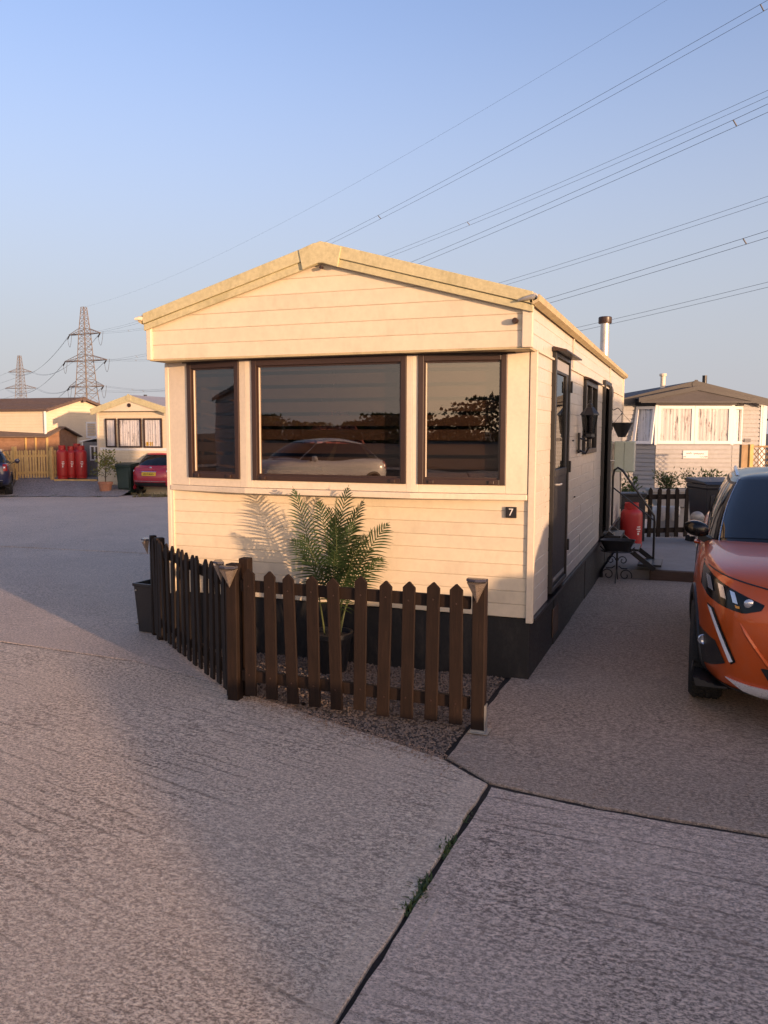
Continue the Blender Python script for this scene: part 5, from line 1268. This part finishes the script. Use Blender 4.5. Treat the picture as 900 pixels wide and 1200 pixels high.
# wheelie bins
def wheelie(loc, rz, m, label, h=1.07, w=.58, d=.70):
    t = empty('wheelie_bin', loc, rz, label, 'bin')
    rows = [[(sx*a, sy*b-.0, z) for sx, sy in ((-1,-1),(1,-1),(1,1),(-1,1))] for (a, b, z) in ((w*.38,d*.33,.06),(w*.47,d*.44,h*.86),(w*.50,d*.48,h*.87),(w*.50,d*.48,h*.92))]
    mb = MB(); mb.grid(rows, close=True); mb.add(rows[0], [(3,2,1,0)]); mb.add(rows[-1], [(0,1,2,3)]); mb.build('bin_body', m, t, bevel=.02)
    mb = MB(); mb.prism([(-w*.52,-d*.52,h*.925),(-w*.52,-d*.40,h*.965),(-w*.52,d*.45,h),(-w*.52,d*.52,h*.93)], (w*1.04,0,0)); mb.build('lid', m, t, bevel=.012)
    for s in (-1, 1):
        MB().lathe([(.10,-.03),(.10,.03)], (s*w*.42, d*.36, .10), 18, 'x').build('wheel', M['tyre'], t)
        mb = MB(); mb.tube([(s*w*.36,d*.46,h*.88),(s*w*.36,d*.60,h*.92),(s*w*.10,d*.60,h*.92)], .016, 6); mb.build('handle', m, t, smooth=True)
    box('panel_rib', m, t, -w*.36, w*.36, -d*.452, -d*.40, h*.20, h*.78, .01)
    return t
p = loc_at(149.5, 28.2); wheelie((p[0], p[1], gz(*p)), R(8), M['bin_green'], 'dark green wheelie bin between the terracotta pot and the crimson hatchback')
# dry weeds along the kerb line
k = 0
for px in (16, 60, 118, 160, 167, 174, 182, 188, 192):
    p = loc_at(px, 26.7+rnd.uniform(-.1,.1))
    nice = px > 155
    lab = {16:'low weeds at the concrete edge behind the dark blue car', 60:'low weeds at the concrete edge below the yellow fence', 118:'low weeds at the concrete edge below the terracotta pot'}.get(px, ['leftmost','second','third','fourth','fifth','rightmost'][[160,167,174,182,188,192].index(px)]+' of the dry pale weed tufts along the kerb behind the crimson hatchback' if nice else '')
    weed(p[0], p[1], 60 if nice else 70, .30 if nice else .10, M['dry'] if nice else M['weed'], lab, .45, .016, .0 if 0 else .22, 'kerb_weed', 'dry weeds at the kerb' if nice else None)

# ================================================================== right hand background
# grey caravan with the bay window
D = 21.3; p = loc_at(808, D); gg = gz(*p)
gc = plain_home((p[0], p[1], gg), YAW-R(1.0), 3.60, 10.5, 2.62-gg, 3.06-gg, M['grey_clad'], M['grey_trim'], M['grey_roof'], 'grey caravan with a bay window, dark fascia and white sign, behind the picket gate', zb=.40, frame=M['white'], fascia=.19, base=M['grey_shed'])
gb = empty  # (the bay below belongs to the same caravan)
b0, b1, bz0, bz1 = -1.02, .88, 1.52-gg, 2.50-gg; dp_ = .42
mb = MB(); clap(mb, (b0,-dp_), (b1,-dp_), .40, bz0, .11); clap(mb, (-1.42,0), (b0,-dp_), .40, bz0, .11); clap(mb, (b1,-dp_), (1.28,0), .40, bz0, .11); mb.build('bay_cladding', M['grey_clad'], gc)
mb = MB(); mb.prism([(-1.40,.0,.40),(b0,-dp_+.02,.40),(b1,-dp_+.02,.40),(1.26,.0,.40)], (0,0,bz0-.40)); mb.build('bay_wall', M['grey_clad'], gc)
mb = MB(); mb.prism([(-1.46,.02,bz1),(b0-.05,-dp_-.08,bz1),(b1+.05,-dp_-.08,bz1),(1.34,.02,bz1)], (0,0,.10)); mb.build('bay_soffit', M['grey_trim'], gc)
for s, xa, xb in ((-1,-1.52,-.07),(1,1.40,-.07)):
    mb = MB(); mb.prism([(xb,-dp_-.16,bz1+.46),(xa,-dp_-.16,bz1+.16),(xa,-dp_-.16,bz1+.06),(xb,-dp_-.16,bz1+.36)], (0,.03,0)); mb.build('bay_fascia', M['grey_trim'], gc)
    mb = MB(); mb.prism([(xb,-dp_-.15,bz1+.47),(xa,-dp_-.15,bz1+.17),(xa,-dp_-.15,bz1+.14),(xb,-dp_-.15,bz1+.44)], (0,.55,0)); mb.build('bay_roof', M['grey_roof'], gc)
mb = MB(); mb.prism([(-1.45,-dp_-.13,bz1+.08),(1.33,-dp_-.13,bz1+.08),(1.33,-dp_-.13,bz1+.16),(-.07,-dp_-.13,bz1+.44),(-1.45,-dp_-.13,bz1+.16)], (0,.5,0)); mb.build('bay_gable', M['grey_roof'], gc)
mb = MB(); mb.box(-1.47,1.35,-dp_-.17,-dp_-.12,bz1+.045,bz1+.085); mb.build('bay_batten', M['grey_trim'], gc)
mid = (b0+b1)/2
for (x0, x1) in ((b0+.03, mid-.004), (mid+.004, b1-.03)): win_unit(gc, x0, x1, bz0+.005, bz1-.02, -dp_+.0, M['white'], f=.075)
def angled_window(a, b, open_=0):
    a = Vector((*a, 0)); b = Vector((*b, 0)); u = (b-a).normalized(); nv = Vector((u.y, -u.x, 0)); L = (b-a).length; f = .07
    z0, z1 = bz0+.005, bz1-.03; tilt = Vector((0,0,1))
    def q(s, d, z):
        t = (z1-z)/(z1-z0); return a+u*s+nv*(d+open_*t)+Vector((0,0,z))
    def bar(mb, s0, s1, za_, zb_):
        P_ = [q(s_, d_, z_) for z_ in (za_, zb_) for s_, d_ in ((s0,-.02),(s1,-.02),(s1,.03),(s0,.03))]
        mb.add(P_, [(0,3,2,1),(4,5,6,7),(0,1,5,4),(1,2,6,5),(2,3,7,6),(3,0,4,7)])
    mb = MB(); bar(mb, .02, .02+f, z0, z1); bar(mb, L-.02-f, L-.02, z0, z1); bar(mb, .02+f, L-.02-f, z0, z0+f); bar(mb, .02+f, L-.02-f, z1-f, z1)
    o = mb.build('window', M['white'], gc); mb = MB(); mb.add([q(.05,0,z0+.02), q(L-.05,0,z0+.02), q(L-.05,0,z1-.02), q(.05,0,z1-.02)], [(0,1,2,3)]); mb.build('pane', M['pane_far'], o)
    mb = MB(); mb.add([a+u*.03-nv*.05+tilt*z0, a+u*(L-.03)-nv*.05+tilt*z0, a+u*(L-.03)-nv*.05+tilt*z1, a+u*.03-nv*.05+tilt*z1], [(0,1,2,3)]); mb.build('curtain', M['net'], o)
angled_window((-1.42,0), (b0,-dp_), .16); angled_window((b1,-dp_), (1.28,0))
for x in (b0, b1): box('bay_post', M['white'], gc, x-.035, x+.035, -dp_-.012, -dp_+.05, bz0-.02, bz1)
box('corner_post', M['white'], gc, 1.80, 1.90, -.02, .06, .35, 2.62-gg)
box('wall_vent', M['grey_shed'], gc, 1.36, 1.52, -.022, .02, bz0+.05, bz0+.14)
sg_ = box('name_sign', M['white'], gc, -.34, .28, -dp_-.035, -dp_-.012, 1.16-gg, 1.36-gg, .004)
mb = MB()
def scrawl(x0, x1, z, amp, n, seed, r=.006):
    r_ = random.Random(seed); pts = [(lerp(x0, x1, i/n), -dp_-.038, z+amp*math.sin(i*1.9+r_.random()*1.2)*r_.uniform(.4,1)) for i in range(n+1)]; mb.tube(pts, r, 4)
scrawl(-.26, -.12, 1.29-gg, .022, 9, 1); scrawl(-.08, .18, 1.28-gg, .022, 18, 2); scrawl(.08, .22, 1.20-gg, .012, 8, 3, .004)
for s in (-1, 1): scrawl(-.03+s*.27-.03, -.03+s*.27+.03, 1.20-gg, .022, 7, 5+s, .004)
mb.build('script', M['bluecar'], sg_)
MB().tube([(-.48,.9,2.9-gg),(-.48,.9,3.34-gg)], .065, 12).build('flue_pipe', M['cream_trim'], gc, smooth=True)
MB().lathe([(.09,3.30-gg),(.10,3.34-gg),(.08,3.37-gg)], (-.48,.9,0), 12).build('flue_cap', M['cream_trim'], gc)
MB().tube([(.62,.9,2.9-gg),(.62,.9,3.32-gg)], .06, 12).build('flue_pipe', M['black'], gc, smooth=True)
plain_home((p[0]+8.0, p[1]+9.5, gg), YAW, 3.6, 9, 2.6, 3.05, M['shed_wood'], M['tile'], M['tile'], 'brown timber home just visible past the right end of the grey caravan', fascia=.12, base=M['shed_wood'])
# trellis
a = loc_at(878, 18.0); b = loc_at(940, 18.3); tg = gz(*a)
tl = empty('trellis_panel', (a[0], a[1], tg), math.atan2(b[1]-a[1], b[0]-a[0]), 'timber diamond trellis panel with a square post beside the grey caravan', 'trellis')
TL = math.hypot(b[0]-a[0], b[1]-a[1]); H0, H1 = .55, 1.70
box('post', M['yellow_wood'], tl, -.02, .07, -.02, .07, 0, H1+.03, .004); box('post', M['trellis'], tl, -.20, -.04, .02, .10, 0, H1+.02, .004)
box('rail', M['trellis'], tl, .07, TL, 0, .035, H1-.04, H1); box('rail', M['trellis'], tl, .07, TL, 0, .035, H0, H0+.04)
k = 0
for s in (-1, 1):
    c = -1.2
    while c < TL+1.2:
        # line x = c + s*(z-H0)
        za_, zb_ = H0+.03, H1-.03; x0, x1 = c, c+s*(zb_-za_)
        lo, hi = .07, TL
        def clipz(x): return za_+(x-c)*s
        z0, z1 = za_, zb_
        xx0, xx1 = x0, x1
        pts = []
        for t in frange(0, 1, 40):
            x = lerp(x0, x1, t)
            if lo <= x <= hi: pts.append((x, lerp(za_, zb_, t)))
        if len(pts) > 3:
            mb = MB(); y = .008 if s > 0 else .020
            mb.bar((pts[0][0], y, pts[0][1]), (pts[-1][0], y, pts[-1][1]), .010, .022, (0,1,0)); mb.build('lath', M['trellis'], tl)
        c += .125
# dark picket fence behind the steps
a = loc_at(757, 14.75); b = loc_at(842, 15.15)
bf = empty('picket_fence', (a[0], a[1], 0), 0, 'low dark picket fence between the red gas cylinder and the orange car', 'fence')
picket_run(bf, a, b, 8, .90, .078, M['fence_shade'], th=.02, tip=.05, lift=.03, rails=((.15,.09),(.76,.09)), z0=lambda x, y: gz(x, y)+.02)
# pale stone trough and shrubs behind it
a = loc_at(790, 16.2); tq = empty('stone_trough', (a[0], a[1], gz(*a)), YAW, 'pale stone trough with a bushy green shrub, behind the black picket fence', 'planter')
box('plinth', M['stone_pot'], tq, -.42, .42, -.10, .12, 0, .50, .02); mb = MB(); rows = [[(sx*a_, sy*b_, z) for sx, sy in ((-1,-1),(1,-1),(1,1),(-1,1))] for (a_, b_, z) in ((.34,.14,.505),(.47,.19,.80),(.50,.21,.80),(.50,.21,.86),(.45,.17,.86),(.44,.16,.82))]
mb.grid(rows, close=True); mb.add(rows[-1], [(0,1,2,3)]); mb.add(rows[0], [(3,2,1,0)]); mb.build('trough', M['stone_pot'], tq, bevel=.015)
def shrub(root, c, rx, rz_, n, m, L=.09, wd=.03, seed=1, stems=7):
    r_ = random.Random(seed); mb = MB(); st_ = MB()
    for k in range(stems):
        a_ = r_.uniform(0, 6.3); e = Vector(c)+Vector((rx*r_.uniform(.2,1)*math.cos(a_), rx*.5*math.sin(a_), rz_*r_.uniform(.5,1.15)))
        st_.tube([c, Vector(c).lerp(e, .5)+Vector((0,0,.03)), e], .006, 4)
        for q in range(5): leaf_cluster(mb, Vector(c).lerp(e, .35+.16*q), n//5, .12, L, wd, r_, .4)
    st_.build('stem', M['bark'], root); mb.build('foliage', m, root)
shrub(tq, (-.12,0,.82), .30, .30, 70, M['green'], .07, .022, 4, 10); shrub(tq, (.30,0,.82), .12, .34, 40, M['green'], .07, .022, 9, 5)
def pot_shrub(px, D, h, r, pm_, rx, rz_, m, label, seed, zoff=0):
    p = loc_at(px, D); t = empty('potted_shrub', (p[0], p[1], gz(*p)+zoff), 0, label, 'potted plant')
    MB().lathe([(r*.7,0),(r,h*.9),(r*1.08,h*.91),(r*1.08,h),(r*.92,h)], n=18).build('pot', pm_, t, smooth=True); MB().lathe([(r*.93,h*.9),(.01,h*.95)], n=12).build('potting_soil', M['soil'], t)
    shrub(t, (0,0,h*.9), rx, rz_, 60, m, .09, .035, seed); return t
pot_shrub(832, 16.4, .78, .20, M['stone_pot'], .26, .42, M['green'], 'leafy shrub in a pale pot behind the charcoal bin', 11)
pot_shrub(733, 15.0, .72, .15, M['terracotta'], .22, .42, M['green'], 'tall leafy pot plant at the far end of the caravan side', 12)
pot_shrub(744, 14.3, .60, .16, M['terracotta'], .22, .22, M['green'], 'terracotta pot plant behind the red gas cylinder', 13)
p = loc_at(739, 13.9); cb = empty('storage_box', (p[0], p[1], gz(*p)), YAW, 'black storage box behind the red gas cylinder', 'box')
box('box_body', M['plastic'], cb, -.20, .22, -.15, .2, .0, .86, .01); box('lid', M['plastic'], cb, -.22, .24, -.17, .22, .863, .91, .01)
for (px, D, lab, r) in ((776, 16.0, 'white round pot seen through the black pickets, nearer the caravan', .15), (789, 16.0, 'white round pot seen through the black pickets, nearer the charcoal bin', .15)):
    p = loc_at(px, D-.5); t = empty('garden_pot', (p[0], p[1], gz(*p)+.30), 0, lab, 'pot')
    MB().lathe([(r*.5,0),(r*.9,.10),(r,.2),(r*.92,.26),(r*.86,.26),(r*.85,.2)], n=18).build('pot', M['white'], t, smooth=True)
    box('stand', M['stone_pot'], t, -.11, .11, -.1, .1, -.30, -.002)
p = loc_at(838, 13.6); wheelie((p[0], p[1], gz(*p)+.0), YAW+R(6), M['bin_grey'], 'charcoal wheelie bin behind the orange car and black picket fence', 1.17, .64, .74)
p = loc_at(819, 13.0); t = empty('garden_ornament', (p[0], p[1], gz(*p)+.0), 0, 'round grey garden ornament beside the charcoal bin above the car mirror', 'ornament')
MB().lathe([(.05,0),(.04,.05),(.02,.1),(.02,.42),(.03,.46)], n=12).build('stem', M['galv'], t, smooth=True); MB().lathe([(.02,-.03),(.09,-.02),(.11,0),(.09,.02),(.02,.03)], (0,0,.56), 18, 'y').build('disc', M['galv'], t, smooth=True)
box('sleeper', M['sleeper'], None, .60, 3.1, 5.07, 5.17, gz(1.5,5.1)-.05, gz(1.5,5.1)+.115, .01); tag(bpy.data.objects['sleeper'], 'worn brown timber sleeper edging the raised concrete path', 'sleeper'); bpy.data.objects['sleeper'].rotation_euler = (0,0,0)

# ================================================================== other caravans of the site, outside the frame (they shade and are mirrored)
plain_home((8.05, -2.75, gz(8,-2.7)), 0, 3.1, 9.5, 2.48, 2.90, M['cream'], M['fascia'], M['roof_pale'], 'cream caravan to the right of the orange car, outside the frame', front_windows=((-1.2,-.5,1.4,2.3),(-.4,.4,1.4,2.3),(.5,1.2,1.4,2.3)), side_windows=((2,3.2,1.5,2.2,-1),))
plain_home((29.5, -15.6, gz(29,-20)), 0, 3.6, 11.0, 2.85, 3.34, M['chalet'], M['tile'], M['tile'], 'pale caravan across the site road behind the camera', front_windows=((-1.2,-.5,1.4,2.3),(.5,1.2,1.4,2.3)))
plain_home((-8.6, -8.3, gz(-9,-8)), R(128), 3.1, 9.0, 2.72, 3.16, M['grey_clad'], M['grey_trim'], M['grey_roof'], 'grey caravan behind the camera, mirrored in the left front window', front_windows=((-1.2,-.5,1.4,2.3),(-.4,.4,1.4,2.3),(.5,1.2,1.4,2.3)), frame=M['white'])
lw = empty('shade_wall', (3.8, -5.0, gz(3.8,-5)), 0, 'low sleeper wall added outside the frame, right of the camera, to shade the foreground', 'wall')  # unseen wall added to cast shade over the near slabs
for (x0, y0, x1, y1, nk) in ((0,.97,0,0,3),(0,0,2.7,-2.6,3),(0,2.55,0,.98,2)):
    for k in range(nk):
        mb = MB(); d_ = Vector((x1-x0, y1-y0, 0)).normalized()*.004
        mb.bar(Vector((x0,y0,.09+k*.185))+d_, Vector((x1,y1,.09+k*.185))-d_, .18, .18); mb.build('shade_wall_sleeper', M['sleeper'], lw, bevel=.012)
make_car(stretch(HATCH, 1.12, 1.0, 1.04), (5.1, -3.95, gz(5,-3)), 0, M['bluecar'], 'dark blue hatchback added outside the frame on the right to shade the caravan front')  # unseen car added so its shadow falls on the lower front wall
# far trees behind the camera
mb = MB(); r_ = random.Random(3)
for k in range(150):
    x = lerp(-130, 120, k/149)+r_.uniform(-2,2); y = -150+r_.uniform(-8,8); h = (7.2+2.2*math.sin(k*.31)+r_.uniform(-1.3,1.3))*(.55 if x < -35 else 1)
    for q in range(240):
        z = h*(1-r_.random()**1.7); c = Vector((x+r_.gauss(0,1.6), y+r_.gauss(0,1.5), z)); s_ = r_.uniform(.3,.6)
        d = Vector((r_.gauss(0,1), r_.gauss(0,1), r_.gauss(0,1))).normalized(); e = d.cross(Vector((r_.gauss(0,1), r_.gauss(0,1), 1))).normalized()
        mb.add([c-d*s_, c+e*s_*.7, c+d*s_, c-e*s_*.7], [(0,1,2,3)])
o = mb.build('far_trees', M['hedge']); tag(o, 'dark belt of far trees behind the camera, mirrored in the right front window', 'trees', kind='stuff')

# ================================================================== pylons and power lines
HTS = (19.8, 30.0, 40.5); HWS = (9.5, 11.5, 8.5); HTOP = 51.0
def pylon(loc, rz, label, detail=True):
    t = empty('electricity_pylon', loc, rz, label, 'pylon', None)
    prof = [(0, 5.0), (8, 3.9), (19.8, 2.75), (30, 2.15), (40.5, 1.6), (51, .75)]
    def hw(z):
        for (a, b), (c, d) in zip(prof, prof[1:]):
            if z <= c: return lerp(b, d, (z-a)/(c-a))
        return .75
    for sx, sy in ((-1,-1),(1,-1),(1,1),(-1,1)):
        MB().tube([(sx*w, sy*w, z) for z, w in prof], .17, 4).build('leg', M['pylon'], t)
    lev = [0, 5, 9.5, 13.5, 17, 19.8, 22.6, 25.2, 27.7, 30, 32.3, 34.5, 36.6, 38.6, 40.5, 42.6, 44.6, 46.6, 48.8, 51]
    mb = MB()
    for z0, z1 in zip(lev, lev[1:]):
        a, b = hw(z0), hw(z1)
        for f in range(4):
            c, s_ = [(1,0),(0,1),(-1,0),(0,-1)][f]
            def P_(u, w, z): return (c*w-s_*u*w, s_*w+c*u*w, z)
            mb.tube([P_(-1,a,z0), P_(1,b,z1)], .075, 3, False); mb.tube([P_(1,a,z0), P_(-1,b,z1)], .075, 3, False); mb.tube([P_(-1,b,z1), P_(1,b,z1)], .07, 3, False)
    o = mb.build('lattice', M['pylon'], t); o['kind'] = 'stuff'
    for z, w in zip(HTS, HWS):
        for s in (-1, 1):
            b = hw(z); u = hw(z+2.4); mb = MB()
            for sy in (-1, 1):
                mb.tube([(s*b, sy*b, z), (s*w, sy*.25, z)], .15, 4); mb.tube([(s*u, sy*u, z+2.2), (s*w, sy*.25, z+.1)], .12, 4)
                for k in range(1, 5):
                    q = k/5; x = lerp(b, w, q); mb.tube([(s*x, sy*lerp(b,.25,q), z), (s*lerp(u,w,q-.1), sy*lerp(u,.25,q-.1), z+2.2*(1-q+.1))], .06, 3, False)
            for k in range(6): q = k/6; x = s*lerp(b,w,q); mb.tube([(x, -lerp(b,.25,q), z), (s*lerp(b,w,q+.16), lerp(b,.25,q+.16), z)], .06, 3, False)
            mb.build('crossarm', M['pylon'], t)
    return t
T1 = Vector((-226.65, 265.99, 0)); T2 = Vector((42.24, 62.29, 3.4)); A1 = -3.27
T3 = Vector((*loc_at(28, 545), 0))
ang2 = math.atan2(-(T2-T1).x, (T2-T1).y) if False else math.atan2((Vector(((T2-T1).y, -(T2-T1).x))).y, (Vector(((T2-T1).y, -(T2-T1).x))).x)
pylon(T1, A1, 'nearer steel lattice pylon above the roofs at the left')
pylon(T2, ang2, 'steel lattice pylon beyond the right edge carrying the overhead lines')
pylon(T3, A1+.25, 'farther, smaller steel lattice pylon at the far left')
p = Vector((-270, -800, 0)); pylon((-262, -830, 0), .3, 'distant pylon behind the camera, mirrored in the middle window')
def arm(T, ang, i, s):
    n = Vector((math.cos(ang), math.sin(ang), 0))
    return T + n*(HWS[2-i]*s) + Vector((0,0,HTS[2-i])) if i < 3 else T+Vector((0,0,HTOP))
def span(a, b, sag, label, twin=.55, r=.022, n=60, group='overhead power lines', spacers=True, tmax=1.0):
    a = Vector(a); b = Vector(b); d = (b-a); hz = Vector((d.y, -d.x, 0)).normalized()
    t = empty('power_line', a, 0, label, 'power line', group)
    offs = (-twin/2, twin/2) if twin else (0,)
    for o_ in offs:
        pts = [a.lerp(b, i/n*tmax) + hz*o_ + Vector((0,0,o_*.8-4*sag*(i/n*tmax)*(1-i/n*tmax))) - a for i in range(n+1)]
        mb = MB(); mb.tube(pts, r, 4); mb.build('conductor', M['wire'], t)
    if twin and spacers:
        for k in range(5):
            q = (k+.6)/5.2; c = a.lerp(b, q)+Vector((0,0,-4*sag*q*(1-q)))-a
            mb = MB(); mb.bar(c-hz*twin*.5-Vector((0,0,.4*twin)), c+hz*twin*.5+Vector((0,0,.4*twin)), .07, .10); mb.build('spacer', M['wire'], t)
    return t
nm = ['top', 'middle', 'bottom']
k = 0
for i in range(3):
    for s in (1, -1):
        k += 1
        lab = ['highest paired conductor crossing above the caravan roof', 'second paired conductor from the top, close above the third', 'third paired conductor from the top, close below the second', 'fourth paired conductor from the top, right of the caravan ridge', 'fifth paired conductor from the top, above the roof flue', 'lowest paired conductor, passing just behind the flue pipe'][k-1]
        a = arm(T1, A1, i, s); b = arm(T2, ang2, i, s); dr = (b-a).normalized()
        span(a, b, 8.24, lab)
        # tension string and jumper at the near pylon
    
span(arm(T1, A1, 3, 0), arm(T2, ang2, 3, 0), 6.6, 'thin earth wire, topmost of the overhead lines', 0, .014)
for i in range(3):
    for s in (1, -1):
        a = arm(T1, A1, i, s); b = arm(T3, A1+.25, i, s)
        span(a, b, 7.5, f'conductor from the {["top","middle","bottom"][i]} crossarm of the nearer pylon to the farther one, {"left" if s > 0 else "right"} hand end', .5, .05, 24, 'lines between the two pylons', False)
        d = (b-a).normalized(); d.z -= .25
        ins = empty('insulator_string', a, 0, f'insulator string at the {"left" if s > 0 else "right"} tip of the {["top","middle","bottom"][i]} crossarm of the nearer pylon', 'insulator', 'insulator strings on the nearer pylon')
        mb = MB(); mb.tube([(0,0,0), d*1.0, d*4.6], [.12,.26,.26], 6); mb.build('discs', M['insul'], ins)
        e = (arm(T2, ang2, i, s)-a).normalized()*4.2; mb = MB(); f_ = d*4.6
        mb.tube([f_.lerp(e, q)+Vector((0,0,-4.6*4*q*(1-q)*.9)) for q in frange(0, 1, 11)], .07, 4); mb.build('jumper', M['wire'], ins)
for i in range(1, 3):
    for s in (1, -1):
        a = arm(T3, A1+.25, i-1, s); span(a, a+Vector((-330,160,-2)), 9, f'conductor leaving the {["top","middle"][i-1]} crossarm of the farther pylon, {"left" if s > 0 else "right"} hand tip', 0, .06, 16, 'lines leaving the farther pylon', False)
